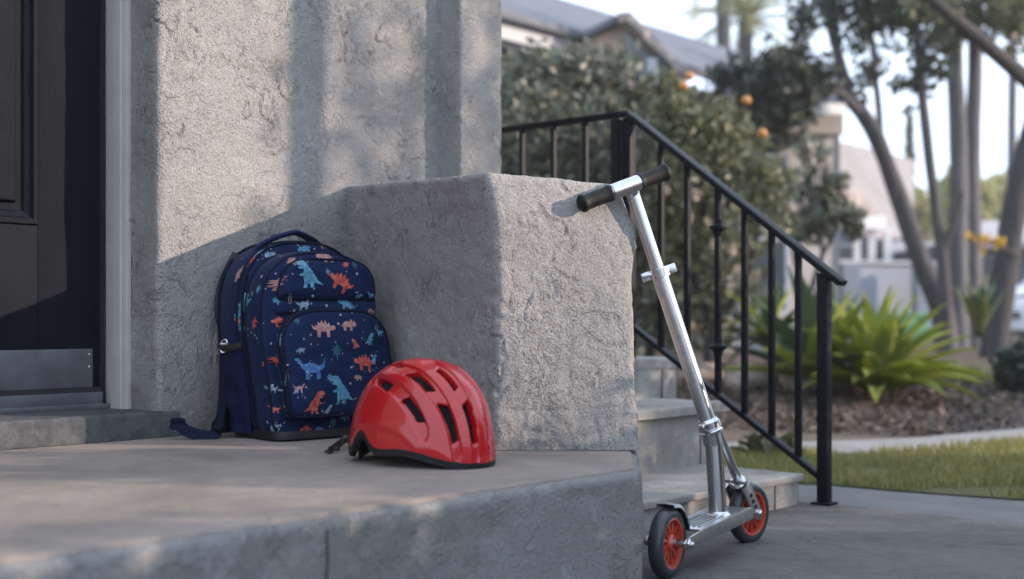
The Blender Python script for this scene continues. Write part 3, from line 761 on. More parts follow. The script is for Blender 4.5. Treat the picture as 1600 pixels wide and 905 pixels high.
# ------------------------------------------------------------------ helmet
ha, hb, hh_, he = .142, .100, .166, 2/2.35
hyaw = R(-42); hpit = R(3); HC = Vector((-.150, 2.09, PORCH))
def hdome(px, py, sc=1.0):
    r = math.hypot(px, py); az = math.atan2(py, px); ph = max(0, (1-r))*math.pi/2
    rho = max(0, math.cos(ph))**he; hz = max(0, math.sin(ph))**he
    x = ha*rho*math.cos(az); y = hb*rho*math.sin(az)*(1-.10*rho*math.cos(az)); z = hh_*hz
    return Vector((x, y, z))*sc
def hw(v):
    x = v.x*math.cos(hpit)+v.z*math.sin(hpit); z = -v.x*math.sin(hpit)+v.z*math.cos(hpit)+.008
    return HC+Vector((x*math.cos(hyaw)-v.y*math.sin(hyaw), x*math.sin(hyaw)+v.y*math.cos(hyaw), z))
VH = [[(.58,.10),(.60,.21),(.84,.215),(.87,.17),(.86,.12)], [(.44,.44),(.52,.36),(.76,.405),(.74,.48)], [(.13,.60),(.19,.55),(.42,.625),(.36,.67)], [(.19,.10),(.22,.18),(.46,.20),(.44,.12)], [(.03,.35),(.10,.29),(.35,.365),(.30,.42)], [(-.29,.34),(-.02,.49),(-.05,.56),(-.23,.44)], [(-.28,.13),(-.12,.15),(-.05,.24),(-.22,.23)], [(-.62,.16),(-.42,.20),(-.44,.32),(-.64,.28)]]
VENTS = [np.array(v) for v in VH]+[np.array([(x,-y) for x, y in v][::-1]) for v in VH]
CHAN = [([(.12,.115),(.5,.155),(.92,.17)], .075), ([(-.08,.285),(.30,.375),(.80,.455)], .075), ([(-.34,.36),(.05,.53),(.46,.68)], .065)]
CHAN = CHAN+[([(x,-y) for x, y in c], w_) for c, w_ in CHAN]
def sdpoly(P, poly):
    d = np.full(len(P), 9.); ins = np.zeros(len(P), bool); n = len(poly)
    for i in range(n):
        a, b = poly[i], poly[(i+1)%n]; e = b-a; w_ = P-a; t = np.clip((w_@e)/(e@e), 0, 1)
        d = np.minimum(d, np.hypot(*(w_-t[:,None]*e).T))
        c = (a[1] > P[:,1]) != (b[1] > P[:,1])
        with np.errstate(divide='ignore', invalid='ignore'):
            xx = (b[0]-a[0])*(P[:,1]-a[1])/(b[1]-a[1])+a[0]
        ins ^= c & (P[:,0] < xx)
    return np.where(ins, -d, d)
def sdline(P, pts):
    d = np.full(len(P), 9.); pts = np.array(pts)
    for a, b in zip(pts[:-1], pts[1:]):
        e = b-a; w_ = P-a; t = np.clip((w_@e)/(e@e), 0, 1); d = np.minimum(d, np.hypot(*(w_-t[:,None]*e).T))
    return d
def rimr(az):
    """map radius of the shell's lower edge: low in front, swept up in an arch over the ear, lower again behind"""
    a = abs((az+math.pi)%(2*math.pi)-math.pi)
    r = .985-.05*math.exp(-((a-1.25)/.5)**2)-.115*math.exp(-((a-1.93)/.20)**2)-.05*(1-math.exp(-(max(0,a-2.2)/.3)**2))
    return r
NR, NA = 120, 420
azs = np.linspace(0, 2*np.pi, NA, endpoint=False); rim_ = np.array([rimr(a) for a in azs])
rs = np.linspace(0.012, 1, NR)
RRm = rs[:,None]*rim_[None,:]; GP = np.stack([RRm*np.cos(azs), RRm*np.sin(azs)], -1).reshape(-1, 2)
SDV = np.min([sdpoly(GP, v) for v in VENTS], 0)-.005         # rounded corners
cell = .0075
eps = 1e-3
def SDf(P): return np.min([sdpoly(P, v) for v in VENTS], 0)-.005
gx = (SDf(GP+[eps,0])-SDf(GP-[eps,0]))/(2*eps); gy = (SDf(GP+[0,eps])-SDf(GP-[0,eps]))/(2*eps)
near = np.abs(SDV) < cell*.55
GP[near] -= (SDV[near, None])*np.stack([gx, gy], -1)[near]
SDV[near] = 0
dent = np.zeros(len(GP))
for c, w_ in CHAN:
    q = np.clip((w_-sdline(GP, c))/.02, 0, 1); dent = np.maximum(dent, q*q*(3-2*q))
lipd = np.clip(1-SDV/.018, 0, 1)**2
side = sdline(GP, [(-.55,.74),(-.05,.80),(.45,.80),(.80,.55)]); side2 = sdline(GP, [(-.55,-.74),(-.05,-.80),(.45,-.80),(.80,-.55)])
crease = np.exp(-(np.minimum(side, side2)/.03)**2)
def hnormal(px, py):
    e_ = .004; a = hdome(px+e_,py)-hdome(px-e_,py); b = hdome(px,py+e_)-hdome(px,py-e_); n = a.cross(b)
    return n.normalized() if n.length > 1e-12 else Vector((0,0,1))
hv, hnn = [], []
for i in range(len(GP)):
    x, y = GP[i]; n = hnormal(x, y)
    if n.z < -.2: n = -n
    p = hdome(x, y)-n*(.0042*dent[i]+.0016*lipd[i]-.0012*crease[i]); hv.append(hw(p)); hnn.append(hw(n)-hw(Vector((0,0,0))))
cent = lambda f: sum(SDV[i] for i in f)/len(f)
faces, holes = [], []
for r_ in range(NR-1):
    for j in range(NA):
        f = (r_*NA+j, (r_+1)*NA+j, (r_+1)*NA+(j+1)%NA, r_*NA+(j+1)%NA)
        s_ = cent(f)
        (holes if s_ < -1e-6 else faces).append(f)
helmet = thing('bicycle_helmet', HC, 'glossy red child bicycle helmet with dark vents on the porch beside the backpack', 'helmet')
m = MB(); m.v = [tuple(p) for p in hv]; m.f = faces[:]; m.f.append(tuple(range(NA)))
from collections import Counter
ec = {}
for f in faces:
    for a, b in zip(f, f[1:]+f[:1]): ec[(a,b)] = 1
bnd = [(a,b) for (a,b) in ec if (b,a) not in ec and a >= NA]
inn = {}
def inner(i):
    if i not in inn:
        dep = .016 if i < (NR-1)*NA else .004
        inn[i] = len(m.v); m.v.append(tuple(hv[i]-hnn[i]*dep))
    return inn[i]
for a, b in bnd: m.f.append((b, a, inner(a), inner(b)))
m.build('shell', M['red'], helmet, smooth=50, fix=False)
# dark foam liner: inner dome with padding ribs
m = MB(); k_ = 0
NR2, NA2 = 40, 120
for i in range(NR2):
    for j in range(NA2):
        a = 2*math.pi*j/NA2; r = (.02+.98*i/(NR2-1))*rimr(a); m.v.append(tuple(hw(hdome(r*math.cos(a), r*math.sin(a), .895))))
for i in range(NR2-1):
    for j in range(NA2): m.f.append((i*NA2+j, (i+1)*NA2+j, (i+1)*NA2+(j+1)%NA2, i*NA2+(j+1)%NA2))
m.f.append(tuple(range(NA2)))
m.build('liner', M['liner'], helmet, smooth=60, fix=False)
# black rim strip under the shell
m = MB(); NB = 200
for j in range(NB):
    a = 2*math.pi*j/NB; r = rimr(a); p = hdome(r*math.cos(a), r*math.sin(a)); n = hnormal(r*math.cos(a), r*math.sin(a)); n = Vector((n.x,n.y,0)).normalized()
    back = max(0, math.cos(a)*-1)
    lowz = min(p.z-.0045, max(-.004, p.z-.010-.006*back))
    for q in (p+n*.0012+Vector((0,0,.001)), Vector((p.x,p.y,lowz))+n*.0005, Vector((p.x*.93,p.y*.93,lowz-.001)), Vector((p.x*.9,p.y*.9,p.z+.004))):
        w_ = hw(q); w_.z = max(w_.z, PORCH+.001); m.v.append(tuple(w_))
for j in range(NB):
    for q in range(4): m.f.append((j*4+q, j*4+(q+1)%4, ((j+1)%NB)*4+(q+1)%4, ((j+1)%NB)*4+q))
m.build('rim_strip', M['rimfoam'], helmet, smooth=50)
# rear retention cradle with a dial, and chin straps
cp = [hw(Vector((-.118+.02*abs(u)**2*1.0, .055*u, -.002+.012*(1-abs(u))))) for u in [x/6 for x in range(-6,7)]]
for p in cp: p.z = max(p.z, PORCH+.012)
ribbon(cp, .022, .004, 'retention_cradle', M['black'], helmet, (0,0,1))
ribbon([hw(Vector((-.03,-.082,.035))), hw(Vector((-.075,-.07,.02))), hw(Vector((-.118,-.045,.01)))], .013, .004, 'cradle_arm', M['black'], helmet, (0,0,1))
s1 = smoothpts([hw(Vector((-.010,-.090,.030))), gnd(585,706,PORCH)+Vector((0,0,.012)), gnd(560,704,PORCH)+Vector((0,0,.008)), gnd(540,700,PORCH)+Vector((0,0,.018)), gnd(528,706,PORCH)+Vector((0,0,.014)), gnd(513,710,PORCH)+Vector((0,0,.004))])
cs = ribbon(s1, .013, .0018, 'chin_strap', M['black'], helmet, (.2,.5,.8))
ribbon(smoothpts([hw(Vector((-.065,-.075,.030))), gnd(566,697,PORCH)+Vector((0,0,.006)), gnd(548,694,PORCH)+Vector((0,0,.012)), gnd(530,705,PORCH)+Vector((0,0,.010))]), .012, .0018, 'chin_strap', M['black'], helmet, (.2,.6,.7))
MB().box(gnd(522,708,PORCH)+Vector((0,0,.008)), (.020,.012,.007), (.9,-.2,-.1)).build('buckle', M['black'], cs, bevel=.0015)
MB().box(gnd(512,710,PORCH)+Vector((0,0,.005)), (.010,.009,.005), (.9,-.2,-.1)).build('buckle_prong', M['black'], cs, bevel=.001)

# ------------------------------------------------------------------ kick scooter
WR = .0625
rc = Vector((.277, 2.219, PAD+WR)); fc = Vector((.4918, 2.585, PAD+WR-.003))
sc_ = thing('kick_scooter', Vector((.40, 2.42, PAD)), 'silver folding kick scooter with red wheels, its handlebar leaning against the stucco block', 'scooter')
hd = Vector((fc.x-rc.x, fc.y-rc.y, 0)).normalized(); hs = Vector((hd.y, -hd.x, 0))       # heading, right side
def wheel(c, ax, name):
    WRr = WR
    t = MB().lathe(c, ax, [(-.013,.046),(-.014,.050),(-.0135,.055),(-.011,.0595),(-.006,.0618),(0,.0625),(.006,.0618),(.011,.0595),(.0135,.055),(.014,.050),(.013,.046)], 56, closed=True).build(name, M['tyre'], sc_)
    m = MB().lathe(c, ax, [(-.0115,.0465),(-.0125,.0455),(-.0115,.041),(-.004,.0395),(.004,.0395),(.0115,.041),(.0125,.0455),(.0115,.0465)], 48, closed=True)
    ax = Vector(ax).normalized(); x = ax.orthogonal().normalized(); y = ax.cross(x)
    for k in range(12):
        a = 2*math.pi*k/12; d = x*math.cos(a)+y*math.sin(a)
        m.bar(c+d*.012, c+d*.041, .0042, .013, up=tuple(ax))
    m.lathe(c, ax, [(-.012,.0),(-.012,.0125),(-.009,.015),(.009,.015),(.012,.0125),(.012,0)], 24)
    m.build('rim', M['rim'], t, smooth=35)
    MB().lathe(c, ax, [(-.0165,.0),(-.0165,.0075),(.0165,.0075),(.0165,0)], 16).build('bearing', M['steel'], t)
    return t
wheel(rc, hs, 'rear_wheel')
fh = Vector((.70,.714,0)).normalized(); fs = Vector((fh.y,-fh.x,0))
wheel(fc, fs, 'front_wheel')
# deck: a folded aluminium channel that narrows into two arms at the rear axle
dz = PAD+.078
d0 = rc+hd*.062; d1 = rc+hd*.345
def dk(f, r, z): p = rc+hd*f+hs*r; return Vector((p.x, p.y, z))
m = MB(); hw_ = .036
m.hexa([dk(.075,-hw_,dz-.004), dk(.075,hw_,dz-.004), dk(.33,hw_,dz+.003), dk(.33,-hw_,dz+.003), dk(.075,-hw_,dz), dk(.075,hw_,dz), dk(.33,hw_,dz+.007), dk(.33,-hw_,dz+.007)])
deck = m.build('deck', M['steel2'], sc_, bevel=.001)
for s_ in (-1, 1):
    y0, y1 = (hw_-.0005, hw_+.003) if s_ > 0 else (-hw_-.003, -hw_+.0005)
    m = MB(); prof = [(-.012,-.022),(-.014,-.012),(-.004,-.006),(.075,.001),(.33,.008),(.342,.004),(.342,-.016),(.30,-.018),(.09,-.024)]
    n = len(prof)
    m.add([dk(f, y0, dz+z) for f, z in prof]+[dk(f, y1, dz+z) for f, z in prof], [tuple(range(n)), tuple(reversed(range(n,2*n)))]+[(i,(i+1)%n,n+(i+1)%n,n+i) for i in range(n)])
    m.build('side_plate', M['steel2'], deck, bevel=.0008)
m = MB(); m.hexa([dk(.331,-hw_,dz-.014), dk(.331,hw_,dz-.014), dk(.336,hw_,dz-.014), dk(.336,-hw_,dz-.014), dk(.331,-hw_,dz+.006), dk(.331,hw_,dz+.006), dk(.336,hw_,dz+.006), dk(.336,-hw_,dz+.006)])
m.build('end_plate', M['steel2'], deck)
for r_ in (-.021, -.0105, 0, .0105, .021):
    MB().bar(dk(.095,r_,dz+.0025), dk(.235,r_,dz+.0062), .0035, .002).build('tread_ridge', M['steel2'], deck)
MB().lathe(rc, hs, [(-.048,0),(-.048,.0065),(.048,.0065),(.048,0)], 16).build('axle', M['steel'], sc_)
nut = MB().lathe(rc+hs*.0385, hs, [(0,0),(0,.0105),(.004,.0115),(.007,.0105),(.0075,.006),(.013,.0055),(.014,0)], 6).build('axle_nut', M['steel'], sc_, smooth=20)
# rear fender brake: arched sheet over the rear wheel
m = MB(); NF = 26
for i in range(NF+1):
    a = R(12+i/NF*86); rr_ = .0685+.002*(i/NF)
    for (r_, w_) in ((rr_-.006,-.0175),(rr_,-.016),(rr_+.0015,0),(rr_,.016),(rr_-.006,.019),(rr_-.0075,.0175),(rr_-.0015,.015),(rr_,0),(rr_-.0015,-.015),(rr_-.0075,-.0175)):
        p = rc+hd*(math.cos(a)*r_)+Vector((0,0,math.sin(a)*r_))+hs*w_; m.v.append(tuple(p))
for i in range(NF):
    for j in range(10): m.f.append((i*10+j, i*10+(j+1)%10, (i+1)*10+(j+1)%10, (i+1)*10+j))
m.f += [tuple(range(10)), tuple(NF*10+j for j in reversed(range(10)))]
m.build('fender_brake', M['fender'], sc_, smooth=50)
# upright head tube on the deck
hb0 = at(1122,803,2.42); hb1 = at(1115,690,2.42)
MB().tube([hb0-Vector((0,0,.006)), hb0.lerp(hb1,.5), hb1], [.0175,.0172,.017], 24).build('upright_tube', M['steel'], sc_)
MB().lathe(hb0-Vector((0,0,.004)), (0,0,1), [(0,.026),(.003,.027),(.006,.021),(.010,.019)], 24).build('weld_collar', M['steel2'], sc_)
s0 = at(1114,694,2.42); s1 = at(1108,664,2.415); sT = at(984,288,2.388); sm = s1.lerp(sT, (664-427)/(664-288))
dS = (sT-s1).normalized()
MB().tube([s0, s1], [.0185,.0178], 24).build('lower_socket', M['steel'], sc_)
cl = MB().lathe(s1-dS*.018, dS, [(0,.0195),(.002,.0235),(.006,.024),(.008,.0215),(.010,.020),(.012,.0225),(.024,.0225),(.026,.020),(.030,.0185)], 28).build('headset_clamp', M['steel'], sc_)
side_ = dS.cross(Vector((0,1,0))).normalized()
MB().lathe(s1+side_*.018+dS*.002-Vector((0,.012,0)), Vector((.5,-.8,.1)), [(0,0),(0,.006),(.012,.006),(.013,.0045),(.018,.0045),(.018,0)], 14).build('quick_release', M['steel'], cl)
MB().tube([s1-dS*.002, sm], .0155, 24).build('steering_tube', M['steel2'], sc_)
MB().tube([sm-dS*.01, sT], .0125, 24).build('extension_tube', M['steel'], sc_)
c2_ = MB().lathe(sm-dS*.008, dS, [(0,.0165),(.001,.0215),(.018,.0215),(.019,.0165)], 24).build('height_clamp', M['steel'], sc_)
for s_, L_ in ((-1,.018), (1,.016)):
    q = sm+side_*(s_*.026)+dS*.002; m = MB(); m.box(q, (.016,.014,.018), side_, None if False else Vector((0,1,0)))
    m.build('clamp_lug', M['steel'], c2_, bevel=.0015)
MB().bar(sm+side_*-.02-Vector((0,.010,0)), sm+side_*.036-Vector((0,.012,0))+dS*.005, .006, .010, up=tuple(dS)).build('clamp_lever', M['steel'], c2_, bevel=.002)
# handlebar and grips
gl, gr_ = at(908,319,2.336), at(1041,269,2.405); dB = (gr_-gl).normalized(); Lb = (gr_-gl).length
MB().tube([gl+dB*.02, gr_-dB*.02], .0125, 24).build('handlebar', M['steel'], sc_)
tj = gl+dB*(Lb*.568)
MB().tube([tj-dB*.042, tj+dB*.030], .0152, 24).build('bar_sleeve', M['steel2'], sc_)
MB().tube([sT-dS*.02, tj], .0128, 24).build('stem', M['steel'], sc_)
for e, dd in ((gl, dB), (gr_, -dB)):
    prof = [(-.004,.006),(-.003,.0125),(.0,.0165),(.004,.0175),(.008,.0165),(.010,.0155)]
    prof += [(.02,.0152),(.035,.0150),(.05,.0152)]
    prof += [(.058,.0155),(.060,.0165),(.064,.0165),(.065,.013)]
    g_ = MB().lathe(e, dd, prof, 28).build('grip', M['rubber'], sc_)
MB().lathe(gr_+dB*.0041, dB, [(0,.0045),(.0012,.004),(.0012,0)], 12).build('grip_plug', M['foam'], sc_)
# brace and front fork with a turned front wheel
fb0 = at(1121,672,2.44); fb1 = at(1152,748,2.555)
MB().tube([fb0, fb1], [.0085,.0095], 16).build('brace_tube', M['steel2'], sc_)
MB().lathe(fb1-Vector((0,0,.008)), (fb1-fb0), [(-.008,.014),(-.004,.018),(.004,.018),(.008,.015),(.014,.0135)], 20).build('fork_crown_collar', M['steel'], sc_)
for s_ in (-1, 1):
    a = fb1+fs*(s_*.0215)+Vector((0,0,-.012)); b = fc+fs*(s_*.0215)
    u = (b-a).normalized(); fw = u.cross(fs).normalized()
    m = MB(); prof = []
    for k in range(9): t = math.pi*k/8; prof.append(b+u*(math.sin(t)*.013)+fw*(math.cos(t)*.013))
    prof += [a-fw*.016, a+fw*.016]
    n = len(prof); th = fs*.0022*s_
    m.add([p-th for p in prof]+[p+th for p in prof], [tuple(range(n)), tuple(reversed(range(n,2*n)))]+[(i,(i+1)%n,n+(i+1)%n,n+i) for i in range(n)])
    fk = m.build('fork_blade', M['steel2'], sc_, bevel=.0006)
    for q in (.35, .55, .75):
        MB().lathe(a.lerp(b,q)+th*1.0, fs*s_, [(0,0),(0,.005),(.0006,.0048),(.0006,0)], 12).build('fork_hole', M['black'], fk)
    MB().lathe(b+th, fs*s_, [(0,0),(0,.0095),(.004,.0095),(.0055,.006),(.008,.005),(.008,0)], 6).build('axle_bolt', M['steel'], fk, smooth=20)
m = MB(); m.box(fb1+Vector((0,0,-.006)), (.045,.026,.006), fs); m.build('fork_bridge', M['steel2'], sc_, bevel=.001)

# ------------------------------------------------------------------ landscape materials
def ground_mat(name, a, b, sc=18, bump=.01):
    t = NT(name); t.set('Base Color', t.mix(t.ramp(t.noise(sc, 5, .65), [(.35,0),(.65,1)]), a, b)); t.set('Roughness', .95); t.set('Specular IOR Level', .15)
    t.set('Normal', t.bump(t.noise(sc*3, 4, .6), bump)); return t.m
M['soil'] = ground_mat('soil', (.075,.058,.047), (.15,.115,.09), 9, .02)
M['lawn_soil'] = ground_mat('lawn_soil', (.07,.075,.03), (.12,.115,.05), 14, .02)
M['mulch'] = leafmat('mulch_chips', (.055,.043,.036), (.19,.14,.115), .0, .9)
M['mulch_dark'] = leafmat('dark_mulch_chips', (.05,.045,.045), (.13,.11,.105), .0, .9)
M['grass'] = leafmat('grass_blades', (.11,.11,.028), (.31,.28,.10), .3)
M['bush'] = leafmat('leaf_grey_green', (.045,.054,.040), (.21,.22,.165), .25, .38)
M['bush2'] = leafmat('leaf_green', (.045,.052,.028), (.20,.205,.11), .3, .38)
M['dry'] = leafmat('leaf_dry', (.22,.17,.11), (.50,.40,.30), .3, .5)
M['darkleaf'] = leafmat('leaf_dark', (.018,.026,.022), (.06,.075,.058), .2)
M['treeleaf'] = leafmat('leaf_tree', (.025,.033,.022), (.085,.10,.06), .3)
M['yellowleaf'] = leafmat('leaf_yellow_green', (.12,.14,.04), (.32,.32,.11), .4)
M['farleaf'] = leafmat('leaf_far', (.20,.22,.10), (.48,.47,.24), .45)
M['orangeleaf'] = leafmat('leaf_orange', (.55,.22,.02), (.60,.45,.05), .4)
M['agave'] = leafmat('agave_leaf', (.16,.24,.045), (.52,.54,.15), .5, .45)
M['agave2'] = leafmat('agave_leaf_bluish', (.045,.09,.055), (.13,.19,.08), .3, .45)
M['palm'] = leafmat('palm_leaf', (.16,.17,.06), (.34,.33,.15), .4)
M['orange'] = simple('orange_fruit', (.46,.185,.035), .45, 0, .1, 30, .0008, 150)
def bark(name, a, b, s=(1,1,.15), bs=18):
    t = NT(name); n = t.noise(bs, 5, .65, .3, squash=s)
    t.set('Base Color', t.mix(t.ramp(n, [(.3,0),(.7,1)]), a, b)); t.set('Roughness', .9); t.set('Normal', t.bump(n, .03)); return t.m
M['bark'] = bark('bark_grey', (.045,.043,.046), (.095,.09,.095))
M['bark_pale'] = bark('bark_pale', (.085,.083,.09), (.16,.155,.165))
M['bark_dark'] = bark('bark_dark', (.028,.026,.028), (.06,.056,.058))
M['roof'] = simple('slate_roof', (.095,.102,.125), .75, 0, .12, 3)
M['wall_lilac'] = simple('pale_render', (.33,.315,.325), .9, 0, .05, 1.5)
M['wall_blue'] = simple('blue_grey_render', (.26,.29,.35), .9, 0, .08, 1.5)
M['wall_dark'] = simple('dark_blue_siding', (.06,.075,.105), .8, 0, .15, 1.5)
M['wall_tan'] = simple('tan_render', (.36,.27,.21), .9, 0, .06, 2)
M['soffit'] = simple('beige_soffit', (.30,.27,.25), .85, 0, .06, 2)
M['fascia'] = simple('pale_fascia', (.36,.37,.40), .6, 0, .04, 3)
M['glass'] = simple('dark_window_glass', (.015,.02,.028), .08, 0, .1, 3)
M['rock'] = simple('garden_rock', (.26,.21,.18), .9, 0, .3, 9, .02, 20)
M['carwhite'] = simple('white_car_paint', (.62,.64,.68), .3, 0, .03, 3, coat=.8)
M['green'] = simple('green_plastic', (.10,.34,.20), .5, 0, .08, 4)

def sheet(name, pts, z, mat, kind='structure', parent=None, thick=0):
    if thick:
        o = poly_prism(pts, z-thick, z).build(name, mat, parent, smooth=30)
    else:
        o = MB().add([(p[0],p[1],z) for p in pts], [tuple(range(len(pts)))]).build(name, mat, parent, smooth=0)
    return tag(o, kind=kind)
# ground: one sheet out to the horizon, rising a little behind the garden bed
def gz(x, y):
    t = max(0, min(1, (y-5.9)/7)); b = .17*t*t*(3-2*t)
    md = .10*math.exp(-((x-1.6)/1.6)**2-((y-7.4)/1.0)**2)
    return b+md*(1 if y > 5.7 else 0)
m = MB(); xs = [-400,-120,-40,-15,-6]+[-3+.25*i for i in range(33)]+[6,8,11,16,40,120,400]; ys = [-60,-20,-6,-2,0]+[1+.2*i for i in range(70)]+[16,20,28,45,90,200,500]
for y in ys:
    for x in xs:
        m.v.append((x, y, gz(x,y)+(.012*noise.noise(Vector((x*2,y*2,0))) if 5.9 < y < 14 else 0)))
W_ = len(xs)
for j in range(len(ys)-1):
    for i in range(W_-1): a = j*W_+i; m.f.append((a, a+1, a+1+W_, a+W_))
tag(m.build('ground', M['soil'], None, smooth=60), kind='structure')
PADP = [Vector((-2.5,-1.5)), Vector((1.45,-1.5)), Vector((1.40,1.2)), Vector((1.30,2.3)), xy(gnd(1600,821,PAD)), xy(gnd(1500,809,PAD)), xy(gnd(1400,798,PAD)), xy(gnd(1330,790,PAD)), xy(gnd(1298,788,PAD)), Vector((.70,3.17)), Vector((.3,3.0)), Vector((-2.5,1.0))]
padl = ccw(PADP); 
sheet('paving', padl, PAD, M['pad'], thick=.06)
fl_ = [gnd(1100,752,.012), gnd(1258,757,.012), gnd(1298,759,.012), gnd(1403,768.6,.012), gnd(1600,783,.012), gnd(1760,800,.012)]
bk_ = [gnd(1760,689,.012), gnd(1600,691,.012), gnd(1547,694,.012), gnd(1442,705.6,.012), gnd(1259,709.5,.012), gnd(1100,709,.012)]
pathp = [Vector((-.2,3.6)), Vector((.2,2.9)), Vector((.9,2.75)), Vector((1.6,2.3)), Vector((4.5,1.6)), Vector((4.5,3.1))]+[xy(p)+Vector((0,.02)) for p in fl_[::-1]]
sheet('path', pathp, .012, M['path'], thick=.03)
lawnp = [xy(p) for p in fl_]+[Vector((5.5,3.2)), Vector((5.5,5.2))]+[xy(p) for p in bk_]
lawnp = lawnp[:]
sheet('lawn', lawnp, .016, M['lawn_soil'])
wk = [xy(p)-Vector((0,.03)) for p in bk_[::-1]]+[Vector((6.5,5.1)), Vector((6.5,6.2))]+[xy(gnd(px,py,.02)) for px,py in ((1760,662),(1600,669),(1416,685),(1259,690),(1100,692),(900,692))]+[Vector((.2,4.7))]
sheet('walkway', wk, .020, M['walk'], thick=.03)
# grass blades
def inpoly(P, poly):
    ins = np.zeros(len(P), bool); n = len(poly)
    for i in range(n):
        a, b = poly[i], poly[(i+1)%n]; c = (a[1] > P[:,1]) != (b[1] > P[:,1])
        with np.errstate(divide='ignore', invalid='ignore'): xx = (b[0]-a[0])*(P[:,1]-a[1])/(b[1]-a[1])+a[0]
        ins ^= c & (P[:,0] < xx)
    return ins
def quick_mesh(name, V, F, mat, parent=None, tint=None, kind=None):
    me = bpy.data.meshes.new(name); off = wloc(parent) if parent else Vector((0,0,0))
    V = V-np.array(off); nv, nf = len(V), len(F); k = F.shape[1]
    me.vertices.add(nv); me.vertices.foreach_set('co', V.astype(np.float32).ravel())
    me.loops.add(nf*k); me.loops.foreach_set('vertex_index', F.astype(np.int32).ravel())
    me.polygons.add(nf); me.polygons.foreach_set('loop_start', np.arange(0, nf*k, k, dtype=np.int32))
    me.update(calc_edges=True); me.validate()
    if tint is not None:
        a = me.attributes.new('tint', 'FLOAT', 'FACE'); a.data.foreach_set('value', tint.astype(np.float32))
    me.materials.append(mat); o = bpy.data.objects.new(name, me); C.objects.link(o); o.parent = parent
    if kind: o['kind'] = kind
    return o
def nrmz(a): return a/np.maximum(1e-9, np.linalg.norm(a, axis=1))[:,None]
def blades(name, P, h, wd, mat, parent=None, kind=None, lean=.45):
    n = len(P); a = RNG.uniform(0, 2*np.pi, n); s = np.stack([np.cos(a), np.sin(a), 0*a], 1); l = np.stack([-np.sin(a), np.cos(a), 0*a], 1)
    H = h*RNG.uniform(.5, 1.2, n)[:,None]; L = RNG.normal(0, lean, n)[:,None]*H
    up = np.array([[0,0,1.]])
    V = np.stack([P-s*wd/2, P+s*wd/2, P+s*wd*.3+up*H*.6+l*L*.4, P+up*H+l*L, P-s*wd*.3+up*H*.6+l*L*.4], 1).reshape(-1,3)
    k = np.arange(n)[:,None]*5; F = np.concatenate([k+[[0,1,2]], k+[[0,2,4]], k+[[4,2,3]]], 1).reshape(-1,3)
    return quick_mesh(name, V, F, mat, parent, np.repeat(RNG.uniform(0,1,n), 3), kind)
Q = np.stack([RNG.uniform(.4, 3.2, 52000), RNG.uniform(3.2, 5.6, 52000)], 1); Q = Q[inpoly(Q, lawnp)]
nz = np.array([noise.noise(Vector((x*3, y*3, 1))) for x, y in Q]); Q = Q[nz > -.45]
blades('grass', np.concatenate([Q, np.full((len(Q),1), .015)], 1), .034, .005, M['grass'], kind='stuff')
# mulch chips on the bed
def chips(name, Q, s, mat):
    n = len(Q); d = nrmz(RNG.normal(0,1,(n,3))*[1,1,.45]); u = nrmz(np.cross(d, nrmz(RNG.normal(0,.4,(n,3))+[0,0,1.]))); sz = s*RNG.uniform(.4,1.4,n)[:,None]
    Z = np.array([gz(x,y) for x,y in Q]); P = np.concatenate([Q, Z[:,None]+RNG.uniform(0,.03,n)[:,None]], 1); w3 = np.cross(d,u)
    V = np.stack([P-d*sz-u*sz*.4, P+d*sz-u*sz*.35, P+d*sz*.9+u*sz*.4, P-d*sz+u*sz*.35, P+w3*sz*.35], 1).reshape(-1,3); k = np.arange(n)[:,None]*5
    F = np.concatenate([k+[[0,1,4]], k+[[1,2,4]], k+[[2,3,4]], k+[[3,0,4]]], 1).reshape(-1,3)
    return quick_mesh(name, V, F, mat, None, np.repeat(RNG.uniform(0,1,n),4), 'stuff')
wkp = wk; Q = np.stack([RNG.uniform(.2, 3.6, 26000), RNG.uniform(4.9, 10.5, 26000)], 1); Q = Q[~inpoly(Q, wkp) & (Q[:,1] > 5.0) & (Q[:,1] > 5.9-.5*(Q[:,0]-.5))]
lft = Q[:,0] < .33*Q[:,1]+.1
chips('bark_mulch', Q[lft], .018, M['mulch']); chips('dark_mulch', Q[~lft], .017, M['mulch_dark'])

# leaves --------------------------------------------------------------------------
def leaf_cloud(clumps, size, elong=2.1, hang=0., jitter=1.):
    """clumps: (centre, radii, count) -> leaf quads folded along the midrib"""
    Ps = []
    for c, r, n in clumps:
        d = nrmz(RNG.normal(0,1,(n,3))); rad = RNG.uniform(.0,1,n)[:,None]**.38
        P = np.array(c)+d*rad*np.array(r)*(1+.25*RNG.normal(0,1,(n,1))*.5); Ps.append(P)
    P = np.concatenate(Ps); n = len(P)
    d = nrmz(RNG.normal(0,1,(n,3))-np.array([[0,0,hang]])); nn = nrmz(np.cross(d, RNG.normal(0,1,(n,3)))); s3 = np.cross(d, nn)
    L = size*RNG.uniform(.55,1.35,n)[:,None]; W3 = L/elong*.5
    V = np.stack([P-d*L*.5, P+s3*W3-nn*W3*.3, P+d*L*.5, P-s3*W3-nn*W3*.3], 1).reshape(-1,3); k = np.arange(n)[:,None]*4
    F = np.concatenate([k+[[0,1,2]], k+[[0,2,3]]], 1).reshape(-1,3)
    return V, F, np.repeat(RNG.uniform(0,1,n), 2)
def crown(name, clumps, size, mat, parent, **kw):
    V, F, t = leaf_cloud(clumps, size, **kw); return quick_mesh(name, V, F, mat, parent, t)
